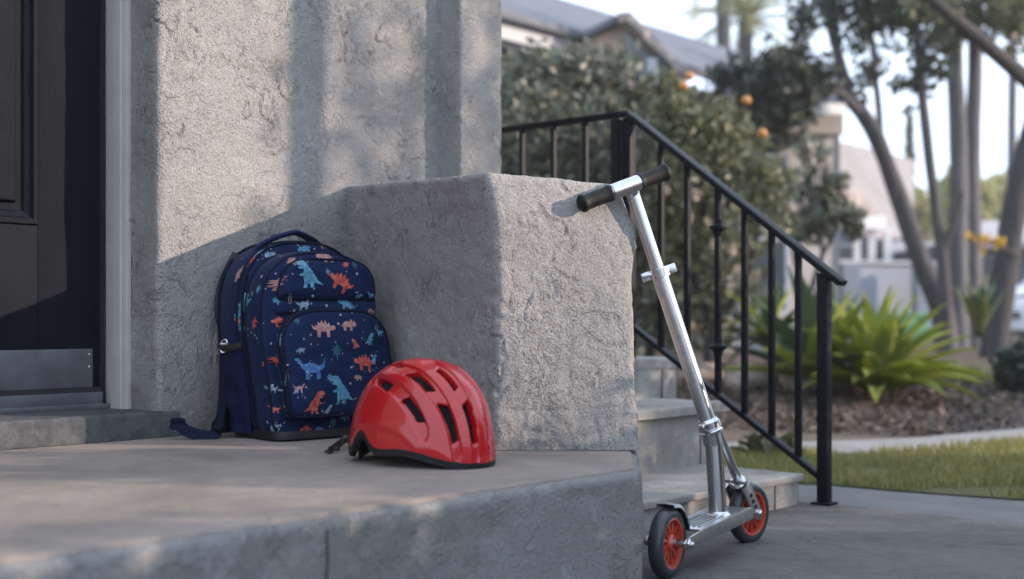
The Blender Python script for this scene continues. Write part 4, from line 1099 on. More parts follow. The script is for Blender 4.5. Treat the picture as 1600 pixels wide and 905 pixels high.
def limbs(paths, mat, parent, name='trunk', n=12):
    m = MB()
    for pts, r0, r1 in paths:
        pts = smoothpts(pts, 6) if len(pts) > 2 else [Vector(p) for p in pts]; k = len(pts)
        m.tube(pts, [r0+(r1-r0)*(i/(k-1))**.8 for i in range(k)], n, wob=.14)
    return m.build(name, mat, parent, smooth=70, fix=False)
def pxr(px, Y): return px*Y/FPX
def clump(px, py, Y, rpx, n, ry=None, dz=1): r = pxr(rpx, Y); return (tuple(at(px,py,Y)), (r, ry or r, r*dz), n)

# big grey-green shrub left of the bed
b = thing('shrub', (.45,8.0,gz(.45,8)), 'large dense grey-green shrub behind the upper railing, under the slate roof', 'shrub')
limbs([([(.45+.3*i,8.0,gz(.4,8)),(.45+.42*i,8.0+.1*j,.75),(.4+.6*i,7.9+.25*j,1.5)], .035,.012) for i,j in ((-1,0),(-.3,1),(.2,-1),(.8,.5),(1.3,0))], M['bark_dark'], b, 'stem')
cl = [clump(800,150,8.0,70,765), clump(850,130,8.0,62,680), clump(905,125,8.1,58,680), clump(955,130,8.1,60,680), clump(990,165,8.1,45,425), clump(840,220,7.8,95,1275), clump(930,230,7.8,95,1275), clump(760,260,8,90,765), clump(850,330,7.9,95,1105), clump(960,330,7.9,90,1105), clump(900,430,8.0,95,1020), clump(1000,430,8.0,70,680), clump(960,500,8.1,70,510), clump(1010,260,8.2,60,595)]
crown('crown', cl, .070, M['bush'], b)
crown('dry_leaves', [clump(870+23*(i%6)+9*i%31, 150+37*i%330, 7.75, 7, 9) for i in range(12)], .06, M['dry'], b)
b = thing('citrus_tree', (1.2,7.7,gz(1.2,7.7)), 'orange tree with a few ripe oranges behind the stair railing', 'tree')
limbs([([(1.2,7.7,gz(1.2,7.7)-.03),(1.22,7.72,.4),(1.1,7.7,.8)], .045,.03), ([(1.22,7.72,.4),(1.45,7.6,.8),(1.5,7.6,1.2)], .03,.012), ([(1.1,7.7,.8),(.95,7.75,1.2),(.9,7.7,1.55)], .028,.01), ([(1.1,7.7,.8),(1.2,7.7,1.2),(1.15,7.7,1.6)], .026,.01)], M['bark_dark'], b)
cl = [clump(1060,190,7.7,55,552), clump(1120,200,7.7,55,552), clump(1085,260,7.6,75,765), clump(1160,270,7.7,65,552), clump(1190,340,7.7,55,357), clump(1060,340,7.7,70,637), clump(1130,360,7.6,70,637), clump(1080,430,7.7,70,510), clump(1150,440,7.7,60,357), clump(1110,505,7.8,55,255), clump(1040,510,7.9,50,272), clump(1205,285,7.7,40,187), clump(1040,140,7.8,35,212)]
crown('crown', cl, .068, M['bush2'], b)
crown('dry_leaves', [clump(1040+31*(i%5)+7*i%23, 300+41*i%240, 7.3, 7, 9) for i in range(12)], .06, M['dry'], b)
for px, py in ((1068,134),(1077,119),(1166,157),(1191,208)):
    c_ = at(px, py, 7.25 if px != 1077 else 7.4)
    o = MB().lathe(c_-Vector((0,0,.026)), (0,0,1), [(.0,.005),(.003,.014),(.009,.022),(.018,.0265),(.026,.028),(.034,.0265),(.043,.022),(.049,.014),(.051,.005)], 18).build('orange', M['orange'], b, smooth=80)
    MB().tube([c_+Vector((0,0,.028)), c_+Vector((.004,.01,.075))], .003, 6).build('stalk', M['bark_dark'], o)
# small thin-stemmed tree in front of the pale house
b = thing('small_tree', at(1262,560,9.5)*1.0, 'small sparse tree with thin forked stems in front of the pale house', 'tree')
bz = gz(2.2,9.5)
limbs([([at(1255,590,9.5),at(1262,480,9.5),at(1285,400,9.5)], .04,.02), ([at(1262,480,9.5),at(1240,400,9.5),at(1232,320,9.5)], .022,.01), ([at(1285,400,9.5),at(1310,350,9.5),at(1318,300,9.5)], .018,.008), ([at(1285,400,9.5),at(1280,330,9.5),at(1275,260,9.5)], .016,.008)], M['bark'], b)
cl = [clump(1290,330,9.5,38,260), clump(1325,335,9.5,25,130), clump(1265,350,9.5,35,200), clump(1300,290,9.5,28,110), clump(1250,290,9.5,30,120), clump(1335,360,9.5,16,50), clump(1270,240,9.5,28,90)]
crown('crown', cl, .10, M['bush'], b)
# strap-leaved plant behind the railing
def strapleaf(mb_args, base, az, elev, L, w_, curl, mat, parent, name='leaf'):
    m = MB(); N = 9; p = Vector(base); pts = []; e = elev
    for i in range(N+1):
        pts.append(p.copy()); d = Vector((math.cos(az)*math.cos(e), math.sin(az)*math.cos(e), math.sin(e))); p = p+d*(L/N); e -= curl/N
    s = Vector((-math.sin(az), math.cos(az), 0))
    for i, q in enumerate(pts):
        t = i/N; ww = w_*(.45+1.1*math.sin(math.pi*min(1,t*.85+.12))**1.0)*(1-t**5); ww = max(ww, .001)
        d = (pts[min(i+1,N)]-pts[max(i-1,0)]).normalized(); nn = d.cross(s)
        if nn.z < 0: nn = -nn
        m.v += [tuple(q-s*ww*.5+nn*ww*.18), tuple(q-nn*.004), tuple(q+s*ww*.5+nn*ww*.18), tuple(q-nn*.010)]
    for i in range(N):
        for a_, b_ in ((0,1),(1,2),(2,3),(3,0)): m.f.append((i*4+a_, i*4+b_, i*4+4+b_, i*4+4+a_))
    m.f.append((N*4, N*4+1, N*4+2, N*4+3))
    o = m.build(name, mat, parent, smooth=80)
    k = len(o.data.polygons); a = o.data.attributes.new('tint','FLOAT','FACE'); a.data.foreach_set('value', [random.uniform(0,1)*.8+.1]*k)
    return o
b = thing('agave_plant', (2.05,6.75,gz(2.05,6.75)), 'bright green agave with long pointed leaves on the mulch right of the iron railing', 'plant')
r_ = random.Random(5)
bc = Vector((1.98,6.75,gz(1.98,6.75)+.02))
for i in range(84):
    t = i/84; az = i*2.39996+r_.uniform(-.2,.2); el = R(86-66*t)+r_.uniform(-.1,.1); L = .48+.04*t+r_.uniform(-.10,.10)
    strapleaf(None, bc+Vector((.07*math.cos(az)*t, .07*math.sin(az)*t, .06-.03*t)), az, el, L, .066, .40+.6*t*r_.uniform(.5,1.2), M['agave'], b)
b2 = thing('agave_plant', (1.62,6.95,gz(1.62,6.95)), 'smaller bluish-green agave half hidden by the bottom railing post', 'plant')
for i in range(26):
    t = i/26; az = i*2.39996; el = R(82-62*t)+r_.uniform(-.1,.1)
    strapleaf(None, Vector((1.70,6.95,gz(1.70,6.95)+.05)), az, el, .56+.12*r_.random(), .095, .5*t, M['agave2'] if i % 5 else M['agave'], b2)
b3 = thing('strappy_plant', (1.52,7.4,gz(1.5,7.4)), 'dark strap-leaved plant on a bare stem seen between the railing bars', 'plant')
limbs([([Vector((1.55,7.4,gz(1.5,7.4)-.02)), Vector((1.555,7.4,.22)), Vector((1.54,7.4,.40))], .035,.025)], M['bark_dark'], b3, 'stem')
for i in range(26):
    t = i/26; az = i*2.39996; strapleaf(None, Vector((1.54,7.4,.38)), az, R(80-80*t)+r_.uniform(-.15,.15), .34+.12*r_.random(), .04, .5+.5*t, M['agave2'] if i % 4 else M['agave'], b3)
b4 = thing('upright_plant', at(1530,530,9.5), 'pale green upright leafy plant between the grey tree trunks', 'plant')
for i in range(16):
    az = i*2.39996; strapleaf(None, at(1530,528,9.5), az, R(88-25*i/16), .36+.14*r_.random(), .06, .2, M['agave2'] if i % 3 else M['yellowleaf'], b4)
# low things on the right: clipped round shrub, ground cover, weeds, rocks
b = thing('round_shrub', at(1592,620,7.2), 'dark green rounded shrub at the right edge beyond the lawn', 'shrub')
limbs([([at(1592,625,7.2), at(1590,580,7.2)], .03,.015)], M['bark_dark'], b, 'stem')
crown('crown', [clump(1590,582,7.2,38,1500), clump(1625,585,7.2,48,1600), clump(1612,560,7.2,35,900)], .045, M['darkleaf'], b, elong=1.8)
blades('ground_cover', np.concatenate([np.array([[x, y, gz(x,y)] for x, y in zip(RNG.uniform(2.75,3.45,2500), RNG.uniform(7.8,9.2,2500))])], 0), .11, .022, M['bush2'], kind='stuff')
tg = gnd(1198,712,.016)
b = thing('weed_tuft', tg, 'small green weed tuft at the lawn edge below the railing', 'plant')
for i in range(34): strapleaf(None, tg+Vector((r_.gauss(0,.05), r_.gauss(0,.04), 0)), r_.uniform(0,6.28), R(r_.uniform(35,85)), r_.uniform(.07,.15), .016, .7, M['bush2'], b)
def rock(c, r, lab, seed):
    bm = bmesh.new(); bmesh.ops.create_icosphere(bm, subdivisions=3, radius=1)
    for v in bm.verts:
        k = 1+.28*noise.noise(v.co*1.2+Vector((seed,0,0)))+.1*noise.noise(v.co*3+Vector((seed,2,0))); v.co = Vector((v.co.x*r[0]*k, v.co.y*r[1]*k, v.co.z*r[2]*k))
    me = bpy.data.meshes.new('rock'); bm.to_mesh(me); bm.free(); me.shade_smooth(); me.materials.append(M['rock'])
    o = bpy.data.objects.new('rock', me); C.objects.link(o); o.location = c; tag(o, lab, 'rock', 'rocks on the mulch bed')
def onbed(px, py, Y): p = at(px, py, Y); return Vector((p.x, p.y, gz(p.x, p.y)+.06))
rock(onbed(1165,590,7.1), (.13,.11,.09), 'tan rounded rock on the mulch, left of the strappy plant stem', 1)
rock(onbed(1255,595,7.0), (.12,.10,.10), 'dark rounded rock on the mulch, between the strappy plant and the end post', 4)
rock(onbed(1090,585,7.6), (.14,.1,.08), 'low rock under the orange tree, behind the turned baluster', 9)

# ------------------------------------------------------------------ trees on the right
def grounded(px, py, Y): p = at(px, py, Y); return Vector((p.x, p.y, gz(p.x,p.y)-.05))
TY = 13.0
t1 = thing('leaning_tree', grounded(1478,540,TY), 'grey tree leaning left with a forked trunk, right of the stair railing', 'tree')
limbs([([grounded(1480,540,TY), at(1470,480,TY), at(1440,410,TY), at(1405,310,TY), at(1368,212,TY), at(1335,160,TY)], .135,.075),
  ([at(1368,212,TY), at(1330,150,TY), at(1308,80,TY), at(1290,-10,TY), at(1280,-120,TY)], .075,.04),
  ([at(1345,178,TY), at(1312,146,TY-.2), at(1270,112,TY-.5), at(1235,92,TY-.7), at(1200,88,TY-.9)], .06,.025),
  ([at(1377,230,TY), at(1374,180,TY+.1), at(1366,100,TY+.2), at(1357,0,TY+.2), at(1350,-100,TY+.2)], .042,.022),
  ([at(1245,95,TY-.7), at(1250,50,TY-.7), at(1268,5,TY-.7), at(1280,-50,TY-.7)], .03,.012)], M['bark'], t1)
cl = [clump(1165,128,12.2,51,357), clump(1205,125,12.2,55,408), clump(1245,125,12.2,51,382), clump(1280,120,12.3,37,153), clump(1195,165,12.2,55,323), clump(1235,175,12.2,43,187), clump(1130,125,12.2,32,119), clump(1240,80,12.3,24,59), clump(1255,40,12.3,27,68), clump(1265,10,12.3,29,68), clump(1225,110,12.2,37,170), clump(1210,215,12.2,30,59)]
crown('crown', cl, .125, M['darkleaf'], t1, hang=.3)
cl = [clump(1335,20,13,34,88), clump(1345,70,13,27,69), clump(1362,105,13,27,75), clump(1300,30,13,22,31), clump(1320,-40,13,85,375), clump(1350,160,13,12,15), clump(1290,90,13,10,12), clump(1385,10,13,37,100), clump(1395,70,13,17,31), clump(1250,-70,13,85,312), clump(1330,45,13,32,100), clump(1350,120,13,20,42), clump(1310,60,13,17,30), clump(1375,45,13,22,50), clump(1365,-5,13,41,162), clump(1335,0,13,40,170), clump(1345,140,13,15,25), clump(1300,5,13,27,75)]
crown('foliage', cl, .105, M['treeleaf'], t1, hang=.6)
t2 = thing('slender_tree', grounded(1476,545,12.4), 'slender dark tree trunk just left of the two pale trunks', 'tree')
limbs([([grounded(1484,545,12.4), at(1474,420,12.4), at(1456,280,12.4), at(1441,150,12.4), at(1430,20,12.4), at(1424,-90,12.4)], .07,.035), ([at(1474,400,12.4), at(1490,345,12.3), at(1505,300,12.2)], .03,.015)], M['bark'], t2)
cl = [clump(1440,100,12.4,24,75), clump(1425,125,12.4,20,50), clump(1452,75,12.4,24,75), clump(1410,25,12.4,29,88), clump(1450,15,12.4,37,138), clump(1440,-60,12.4,98,525), clump(1475,110,12.4,17,38), clump(1482,75,12.4,15,30), clump(1395,40,12.4,20,50), clump(1420,170,12.4,12,15), clump(1405,130,12.4,17,32), clump(1462,110,12.4,24,69), clump(1470,60,12.4,24,62), clump(1430,60,12.4,27,75), clump(1445,140,12.4,17,38), clump(1400,5,12.4,37,138), clump(1455,-15,12.4,49,250)]
crown('crown', cl, .105, M['treeleaf'], t2, hang=.6)
t3 = thing('twin_trunk_tree', grounded(1510,550,13.5), 'tall tree with two straight pale trunks rising side by side', 'tree')
limbs([([grounded(1498,550,13.5), at(1497,420,13.5), at(1498,250,13.5), at(1492,90,13.5), at(1490,-120,13.5)], .125,.075), ([grounded(1522,550,13.6), at(1520,420,13.6), at(1519,250,13.6), at(1524,90,13.6), at(1524,-120,13.6)], .115,.07)], M['bark_pale'], t3)
cl = [clump(1495,15,13.2,44,200), clump(1530,30,13.2,39,162), clump(1500,-50,13.4,110,625), clump(1475,45,13.2,27,62), clump(1520,-10,13.2,49,225), clump(1550,45,13.2,22,50), clump(1480,20,13.2,37,138), clump(1510,50,13.2,24,62), clump(1560,10,13.2,37,150), clump(1545,75,13.2,16,30), clump(1590,60,13.2,24,62)]
crown('crown', cl, .105, M['treeleaf'], t3, hang=.6)
t4 = thing('leaning_tree', grounded(1552,560,11.5), 'thick dark trunk leaning right at the right edge, with a long bough reaching back left', 'tree')
limbs([([grounded(1550,560,11.5), at(1562,480,11.5), at(1580,360,11.5), at(1600,250,11.5), at(1630,150,11.5)], .14,.09), ([at(1630,150,11.5), at(1596,118,11.3), at(1545,74,11.0), at(1500,36,10.8), at(1462,4,10.6), at(1420,-30,10.5)], .085,.045), ([at(1630,150,11.5), at(1650,20,11.5), at(1655,-100,11.5)], .08,.05)], M['bark_dark'], t4)
cl = [clump(1590,45,11.2,27,75), clump(1575,20,11.2,32,100), clump(1600,10,11.2,34,112), clump(1560,15,11,22,50), clump(1580,85,11.2,11,15), clump(1460,-25,10.8,61,325)]
crown('crown', cl, .10, M['bush2'], t4, hang=.4)
tw = MB().tube(smoothpts([at(1600,400,11.4), at(1570,388,11.2), at(1545,378,11.1), at(1512,366,11.0)]), .008, 6).build('twig', M['bark'], t4)
crown('twig_leaves', [clump(1515,367,11,9,12), clump(1540,375,11,11,20), clump(1560,380,11,10,18), clump(1535,392,11,7,10), clump(1528,372,11,7,10)], .07, M['orangeleaf'], tw)
t5 = thing('slender_tree', grounded(1578,545,16), 'very thin pale trunk beside the right edge, behind the thick leaning trunk', 'tree')
limbs([([grounded(1578,545,16), at(1580,380,16), at(1581,220,16), at(1583,60,16), at(1586,-80,16)], .07,.045)], M['bark_pale'], t5)
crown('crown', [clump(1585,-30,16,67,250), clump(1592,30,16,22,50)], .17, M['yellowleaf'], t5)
# far trees
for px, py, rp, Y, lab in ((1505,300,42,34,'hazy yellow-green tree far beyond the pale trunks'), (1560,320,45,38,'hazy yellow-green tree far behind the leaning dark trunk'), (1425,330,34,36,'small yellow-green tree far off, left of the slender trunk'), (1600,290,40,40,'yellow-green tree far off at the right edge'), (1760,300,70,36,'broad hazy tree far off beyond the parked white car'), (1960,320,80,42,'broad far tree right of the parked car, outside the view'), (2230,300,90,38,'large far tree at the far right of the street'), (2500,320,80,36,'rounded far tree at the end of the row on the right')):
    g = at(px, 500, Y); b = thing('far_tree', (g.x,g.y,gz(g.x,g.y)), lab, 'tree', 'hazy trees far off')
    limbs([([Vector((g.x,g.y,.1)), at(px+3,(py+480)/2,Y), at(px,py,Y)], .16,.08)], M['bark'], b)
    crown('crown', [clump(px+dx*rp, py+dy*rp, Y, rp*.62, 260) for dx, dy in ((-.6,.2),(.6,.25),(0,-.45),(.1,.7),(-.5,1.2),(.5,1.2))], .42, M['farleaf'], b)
g = at(1421,500,48); b = thing('cypress_tree', (g.x,g.y,.1), 'thin pointed cypress far away against the white sky', 'tree')
limbs([([Vector((g.x,g.y,.1)), at(1421,380,48)], .1,.05)], M['bark'], b)
crown('crown', [clump(1421,186+i*7,48,2.5+i*.36,40) for i in range(27)], .35, M['treeleaf'], b)
# palms behind the slate roof
def palm(px, py, Y, nf, L, lab, r0, skirt=0, up=40):
    top = at(px, py, Y); b = thing('palm_tree', (top.x, top.y, .1), lab, 'tree')
    limbs([([Vector((top.x,top.y,.1)), Vector((top.x,top.y,top.z*.6)), top], r0*1.2, r0)], M['bark'], b)
    for i in range(nf):
        az = i*2.39996; el = R(85-(up+75)*i/nf); N = 9; p = top.copy(); pts = []
        for k in range(N+1):
            pts.append(p.copy()); p = p+Vector((math.cos(az)*math.cos(el), math.sin(az)*math.cos(el), math.sin(el)))*(L/N); el -= .13
        m = MB().tube(pts, [.03*(1-k/N)+.006 for k in range(N+1)], 5)
        for k in range(1, N+1):
            for f in (0, .33, .66):
                if k == N and f > 0: break
                q = pts[k].lerp(pts[min(k+1,N)], f); d = (pts[min(k+1,N)]-pts[k-1]).normalized(); s = d.cross(Vector((0,0,1))).normalized(); ll = L*.22*(1-.55*abs(k/N-.45))
                for sg in (-1,1):
                    e_ = q+(s*sg*.8+d*.6-Vector((0,0,.28))).normalized()*ll; nn = d*.022
                    m.add([q-nn, q+nn, e_+nn*.2, e_-nn*.2], [(0,1,2,3)])
        o = m.build('frond', M['palm'], b, smooth=0, fix=False)
        a = o.data.attributes.new('tint','FLOAT','FACE'); a.data.foreach_set('value', [random.random()]*len(o.data.polygons))
    return b
palm(1165,34,27,20,1.7,'pale green palm with upright fronds behind the slate roof', .16, up=25)
palm(1130,-105,25,16,1.9,'tall palm with a thin bare trunk crossing the sky above the roof ridge', .14, up=60)

# ------------------------------------------------------------------ houses behind
def slab_poly(pts, thick):                                     # a sloping roof sheet with thickness
    n = len(pts); nn = (pts[1]-pts[0]).cross(pts[2]-pts[0]).normalized()
    if nn.z < 0: nn = -nn
    m = MB(); return m.add([p for p in pts]+[p-nn*thick for p in pts], [tuple(range(n)), tuple(reversed(range(n,2*n)))]+[(i,(i+1)%n,n+(i+1)%n,n+i) for i in range(n)])
h1 = thing('grey_roofed_house', (2.0,15,.1), 'house with a broad slate-grey roof and a small gable above the shrubs', 'house')
E0 = Vector((-.05,12.0,3.42)); EV = AV; NV_ = Vector((-AV.y, AV.x, 0))
def hp_(s, b, z): p = E0+AV*s+NV_*b; return Vector((p.x,p.y,z))
RZ = 4.80; RB_ = 2.6
slab_poly([hp_(-6,0,3.42), hp_(5.4,0,3.42), hp_(8.3,RB_,RZ), hp_(-6,RB_,RZ)], .10).build('roof', M['roof'], h1)
slab_poly([hp_(-6,2*RB_,3.42), hp_(6.4,2*RB_,3.42), hp_(8.3,RB_+.004,RZ), hp_(-6,RB_+.004,RZ)], .10).build('roof', M['roof'], h1)
MB().bar(hp_(-6,-.02,3.29), hp_(1.25,-.02,3.29), .04, .20).build('fascia', M['fascia'], h1)
MB().bar(hp_(-6,-.10,3.39), hp_(1.25,-.10,3.39), .10, .07).build('gutter', M['roof'], h1)
m = MB(); m.hexa([hp_(-6,.03,3.14), hp_(5.0,.03,3.14), hp_(5.0,.75,3.14), hp_(-6,.75,3.14), hp_(-6,.03,3.19), hp_(5.0,.03,3.19), hp_(5.0,.75,3.19), hp_(-6,.75,3.19)]); m.build('soffit', M['wall_dark'], h1)
m = MB(); m.hexa([hp_(s,b_,z) for z in (.0,3.15) for s,b_ in ((-5.8,.7),(4.9,.7),(4.9,2*RB_-.5),(-5.8,2*RB_-.5))]); m.build('wall', M['wall_blue'], h1)
# gable dormer
gp = at(973,30,12.6); gl_ = at(912,60,12.6); gr2 = at(1052,112,13.3)
dirg = (Vector((gr2.x,gr2.y,0))-Vector((gl_.x,gl_.y,0))).normalized(); bk = Vector((-dirg.y, dirg.x, 0))*2.2
MB().add([gl_, gp, gp+bk, gl_+bk*.6], [(0,1,2,3)]).build('dormer_cheek', M['roof'], h1)
gA, gB, gC, gD = at(922,58,12.62), at(973,36,12.62), at(985,78,12.62), at(985,150,12.62)
m = MB(); q = [gA, gB, at(976,90,12.62), at(976,160,12.62), at(915,160,12.62)]; m.add(q+[p+bk*.2 for p in q], [(4,3,2,1,0),(5,6,7,8,9)]+[(i,(i+1)%5,5+(i+1)%5,5+i) for i in range(5)]); m.build('gable_wall', M['wall_tan'], h1)
m = MB(); q = [at(977,44,12.75), at(1046,114,13.25), at(1046,190,13.25), at(977,190,12.75)]; m.add(q+[p+bk*.2 for p in q], [(3,2,1,0),(4,5,6,7)]+[(i,(i+1)%4,4+(i+1)%4,4+i) for i in range(4)]); m.build('gable_wall', M['wall_blue'], h1)
MB().bar(at(972,26,12.45), at(1056,112,13.1), .16, .10).build('barge_board', M['soffit'], h1)
MB().bar(at(972,28,12.5), at(912,58,12.6), .14, .06).build('barge_board', M['roof'], h1)
m = MB(); m.box(at(971,28,12.42), (.05,.06,.10), (1,0,0)); m.build('finial', M['wall_tan'], h1)
MB().bar(at(1018,92,12.6), at(1018,180,12.6), .10, .10, up=(0,1,0)).build('post', M['fascia'], h1)
m = MB(); q = [at(1024,92,12.7), at(1046,112,12.9), at(1024,112,12.7)]; m.add(q+[p+bk*.05 for p in q], [(2,1,0),(3,4,5),(0,1,4,3),(1,2,5,4),(2,0,3,5)]); m.build('vent', M['glass'], h1)
# second house: pale walls under a deep eave
h2 = thing('pale_house', (3.2,14.5,.1), 'pale rendered house with a deep beige eave behind the small tree', 'house')
Y2 = 13.6
def yb(px, py, Y): return at(px, py, Y)
c0, c1 = at(1130,520,Y2-.5), at(1312,520,Y2)
def wallbox(a, b, z0, z1, depth, name, mat, par):
    d = (b-a); d.z = 0; d.normalize(); n_ = Vector((-d.y, d.x, 0))*depth
    m = MB(); m.hexa([Vector((p.x,p.y,z)) for z in (z0,z1) for p in (a,b,b+n_,a+n_)]); return m.build(name, mat, par)
wallbox(c0, c1, 0, at(0,208,Y2).z, 4, 'wall', M['wall_lilac'], h2)
ea, eb = at(1120,176,Y2-1.3), at(1322,176,Y2-.9)
wallbox(at(1120,176,Y2-1.1), at(1318,176,Y2-.7), at(0,208,Y2-.8).z, at(0,178,Y2-.8).z, 4.8, 'soffit', M['soffit'], h2)
wallbox(ea, eb, at(0,176,Y2-1).z, at(0,160,Y2-1).z, .06, 'fascia', M['white'], h2)
slab_poly([at(1120,160,Y2-1.28), at(1322,160,Y2-.88), at(1300,118,Y2+2.2), at(1120,110,Y2+1.8)], .08).build('roof', M['roof'], h2)
for px, py in ((1195,300),(1195,430)):
    q = at(px,py,Y2-.38); f = MB().box(q, (.5,.05,.8)).build('window_frame', M['white'], h2); MB().box(q-Vector((0,.03,0)), (.42,.02,.72)).build('pane', M['glass'], f)
# far house: long pale roofline, porch with cornice, low grey wall
h3 = thing('far_house', (8.0,26,.15), 'far pale house with a lit portico seen past the leaning trunk', 'house')
Y3 = 25
wallbox(at(1285,500,Y3), at(1480,500,Y3+1.5), 0, at(0,372,Y3).z, 5, 'wall', M['wall_blue'], h3)
m = MB(); q = [at(1290,222,Y3+1), at(1322,222,Y3+1), at(1428,250,Y3+2.2), at(1428,372,Y3+1.8), at(1290,372,Y3+.6)]; m.add(q+[p+Vector((0,4,0)) for p in q], [(4,3,2,1,0),(5,6,7,8,9)]+[(i,(i+1)%5,5+(i+1)%5,5+i) for i in range(5)]); m.build('gable_wall', M['wall_lilac'], h3)
slab_poly([at(1320,335,Y3-2.0), at(1372,335,Y3-2.0), at(1352,306,Y3+.4), at(1320,296,Y3+.4)], .1).build('porch_roof', M['wall_tan'], h3)
wallbox(at(1268,343,Y3-2.4), at(1384,343,Y3-2.2), at(0,357,Y3-2.4).z, at(0,336,Y3-2.4).z, 2.6, 'cornice', M['white'], h3)
wallbox(at(1270,500,Y3-2.0), at(1335,500,Y3-1.9), 0, at(0,357,Y3-2).z, 2, 'garage_front', M['wall_blue'], h3)
q = at(1307,400,Y3-2.05); f = MB().box(q, (.66,.12,.42)).build('window_frame', M['fascia'], h3); MB().box(q-Vector((0,.06,0)), (.56,.03,.34)).build('pane', M['glass'], f)
for px in (1338, 1362, 1386):
    a_ = at(px,480,Y3-2.0); MB().box(Vector((a_.x,a_.y,(at(0,357,Y3-2).z)/2)), (.12,.12,at(0,357,Y3-2).z-.01)).build('porch_column', M['white'], h3)
q = at(1350,400,Y3-.1); MB().box(q, (.26,.08,.8)).build('door', M['wall_dark'], h3)
q = at(1374,400,Y3-.1); f = MB().box(q, (.2,.06,.66)).build('window_frame', M['fascia'], h3); MB().box(q-Vector((0,.035,0)), (.15,.02,.6)).build('pane', M['glass'], f)
fn = thing('garden_wall', at(1380,500,19), 'long low blue-grey garden wall behind the agave', 'wall')
wallbox(at(1180,500,18.5), at(1500,500,19.5), .05, at(0,412,19).z, .2, 'wall', M['wall_blue'], fn)
wallbox(at(1178,500,18.44), at(1502,500,19.44), at(0,412,19).z+.002, at(0,407,19).z, .3, 'coping', M['fascia'], fn)
for px in (1325, 1440): a_ = at(px,500,18.9); MB().box(Vector((a_.x,a_.y-.06,at(0,412,19).z/2)), (.26,.3,at(0,412,19).z-.01)).build('pier', M['wall_blue'], fn)
h4 = thing('dark_house', at(1560,500,22), 'dark blue building with a pale roof behind the right-hand trunks', 'house')
wallbox(at(1500,500,22), at(1680,500,22), 0, at(0,376,22).z, 4, 'wall', M['wall_dark'], h4)
slab_poly([at(1495,378,21.6), at(1690,378,21.6), at(1690,345,24), at(1495,345,24)], .12).build('roof', M['wall_lilac'], h4)
q = at(1540,425,21.97); f = MB().box(q, (.66,.06,.6)).build('window_frame', M['wall_blue'], h4); MB().box(q-Vector((0,.035,0)), (.56,.02,.5)).build('pane', M['glass'], f)
# green storage box and a parked car at the right edge
gb = thing('storage_box', at(1408,474,17), 'green plastic box behind the agave leaves, against the garden wall', 'box')
q = at(1408,478,17); MB().box(Vector((q.x,q.y,.32)), (.62,.4,.44)).build('body', M['green'], gb, bevel=.02)
MB().box(Vector((q.x,q.y,.57)), (.66,.44,.05)).build('lid', M['green'], gb, bevel=.015)
cr = thing('parked_car', (6.4,14.2,.17), 'white car with dark windows, cut off by the right edge', 'car')
CY = 14.2; cz0 = .17
def carprof(pts, y0, y1, name, mat, par, bev=.03):
    n = len(pts); m = MB(); m.add([(x,y0,z) for x,z in pts]+[(x,y1,z) for x,z in pts], [tuple(range(n)), tuple(reversed(range(n,2*n)))]+[(i,(i+1)%n,n+(i+1)%n,n+i) for i in range(n)]); return m.build(name, mat, par, bevel=bev)
cx0 = at(1572,500,CY).x; cs_ = .62
def K(x, z): return (cx0+x*cs_, cz0+z*cs_)
carprof([K(0,.25),K(0,.75),K(.25,.92),K(1.1,.98),K(3.3,.98),K(4.1,.88),K(4.25,.6),K(4.2,.25)], CY, CY+1.75*cs_, 'body', M['carwhite'], cr)
gh = carprof([K(.55,.985),K(1.1,1.42),K(2.6,1.45),K(3.3,.985)], CY+.08, CY+1.6*cs_, 'cabin', M['carwhite'], cr)
carprof([K(.78,1.02),K(1.18,1.36),K(1.8,1.38),K(1.8,1.02)], CY+.065, CY+.09, 'side_window', M['glass'], gh, .005)
carprof([K(1.9,1.02),K(1.9,1.38),K(2.5,1.38),K(3.0,1.02)], CY+.065, CY+.09, 'side_window', M['glass'], gh, .005)
for x in (.8, 3.35):
    c_ = Vector((*K(x,.32)[:1], CY-.01, K(x,.32)[1])); t = MB().lathe(c_, (0,1,0), [(0,.0),(0,.12),(.0,.19),(.02,.2),(.11,.2),(.13,.19),(.13,0)], 28).build('wheel', M['tyre'], cr)
    MB().lathe(c_-Vector((0,.004,0)), (0,1,0), [(0,0),(0,.12),(.01,.125),(.02,0)], 20).build('hubcap', M['steel2'], t)
MB().box((cx0+.1, CY-.012, cz0+.62*cs_), (.12,.02,.08)).build('headlight', M['glass'], cr)
MB().bar((cx0+.02,CY-.012,cz0+.3*cs_), (cx0+2.6,CY-.012,cz0+.3*cs_), .02, .06).build('sill_trim', M['black'], cr)

# ------------------------------------------------------------------ unseen shade casters added right of the frame: shrub, tree, two hedges
tsh = thing('shade_shrub', (6.8,2.2,0), 'tall airy shrub added out of view to half shade the house wall', 'shrub')  # out-of-view foliage added to thin the sun on the wall
limbs([([Vector((6.8+.1*i,2.2+.12*j,0)), Vector((6.8+.12*i,2.2+.16*j,1.4)), Vector((6.8+.1*i,2.2+.16*j,3.3))], .02,.006) for i,j in ((-1,-1),(1,-.3),(0,.6),(-1,1.2),(1,1.5))], M['bark_dark'], tsh, 'stem')
crown('crown', [((6.8+.3*math.sin(i*1.9+k), 1.95+.125*k, .4+.2*i), (.5,.15,.26), 62) for i in range(18) for k in range(5)], .05, M['bush2'], tsh, elong=1.6)
tsl = thing('slender_tree', (2.6,2.42,0), 'unseen slim-trunked tree added to cast the upright shadow edge on the wall', 'tree')  # out-of-view trunk added to give the wall shadow its upright edge
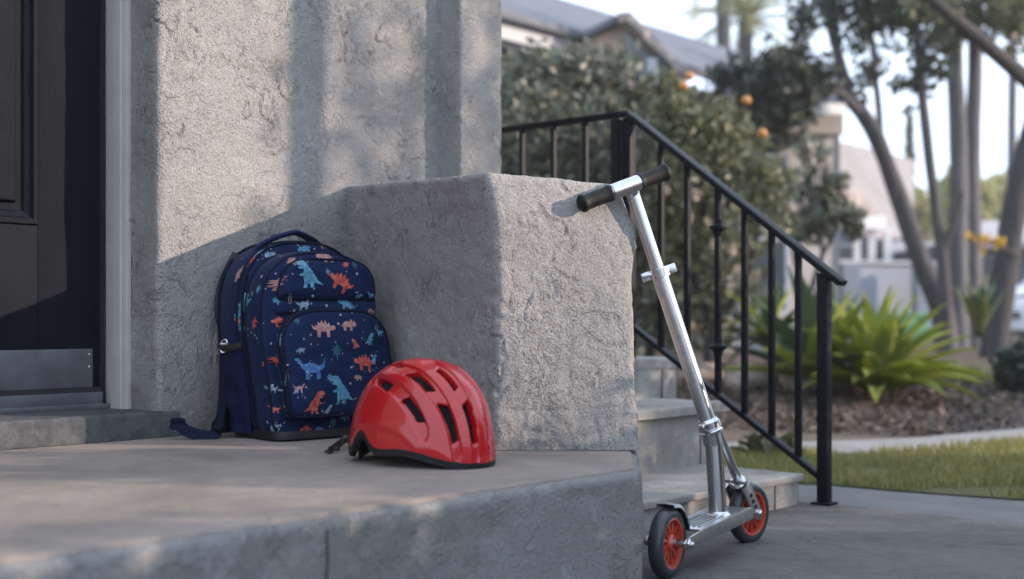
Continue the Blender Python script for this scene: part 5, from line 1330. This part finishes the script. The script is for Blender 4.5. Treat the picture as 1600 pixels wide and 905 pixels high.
limbs([([Vector((2.6,2.43,-.03)), Vector((2.6,2.428,.8)), Vector((2.6,2.415,1.5)), Vector((2.6,2.425,2.1)), Vector((2.6,2.44,3.2))], .05,.040), ([Vector((2.6,2.43,2.7)), Vector((2.8,2.3,3.2)), Vector((3.0,2.2,3.6))], .025,.01), ([Vector((2.6,2.43,2.8)), Vector((2.45,2.6,3.2)), Vector((2.3,2.8,3.6))], .025,.01)], M['bark'], tsl, 'trunk', 16)
crown('crown', [((2.6+.5*math.sin(i*2.4), 2.45+.5*math.cos(i*2.4), 3.2+.09*i), (.35,.35,.28), 260) for i in range(10)], .07, M['treeleaf'], tsl)
hg = thing('shade_hedge', (2.3,1.5,0), 'unseen low leafy hedge added to shade the slab front and porch floor', 'hedge')  # added out of frame to keep the sun off the slab face
limbs([([Vector((2.2,.8+.35*i,0)), Vector((2.22,.8+.35*i,.3)), Vector((2.25,.85+.35*i,.55))], .014,.006) for i in range(5)], M['bark_dark'], hg, 'stem')
hc_ = []
for i in range(16):
    y = .45+.125*i; top_ = .90+.04*math.sin(i*1.7)+(.12 if y < 1.3 else 0)+(.26 if 1.52 < y < 1.86 else 0)-(.30 if y > 1.90 else 0)  # height shaped along its length to set where sun reaches the porch
    for z in (.12, .34, .54, .74, top_-.16): hc_.append(((2.25+.05*math.sin(i*2.3), y, z), (.2,.13,.17), 480))
crown('crown', hc_, .05, M['bush2'], hg, elong=1.7)
hg2 = thing('shade_hedge', (3.0,3.6,0), 'unseen hedge beside the lawn, added to shade the steps and lawn front', 'hedge')  # added out of frame to shade steps, railing and the lawn's front
limbs([([Vector((3.0,3.0+.35*i,0)), Vector((3.02,3.0+.35*i,.3))], .014,.006) for i in range(4)], M['bark_dark'], hg2, 'stem')
crown('crown', [((3.0+.05*math.sin(i*2.3), 2.9+.125*i, z), (.2,.13,.17), 230) for i in range(10) for z in (.12,.30,.50,.70,.92,1.15+.05*math.sin(i*1.3))], .05, M['bush2'], hg2, elong=1.7)

# ------------------------------------------------------------------ air
hm_ = bpy.data.materials.new('haze'); hm_.use_nodes = True; hn_ = hm_.node_tree.nodes
for q in list(hn_):
    if q.type != 'OUTPUT_MATERIAL': hn_.remove(q)
pv = hn_.new('ShaderNodeVolumePrincipled'); pv.inputs['Density'].default_value = .0015; pv.inputs['Color'].default_value = (1,.975,.95,1); pv.inputs['Anisotropy'].default_value = .2
hm_.node_tree.links.new(pv.outputs[0], [q for q in hn_ if q.type == 'OUTPUT_MATERIAL'][0].inputs['Volume'])
hb_ = MB().box((4,20,4), (70,80,10)).build('haze', hm_, None, smooth=0); tag(hb_, kind='stuff')
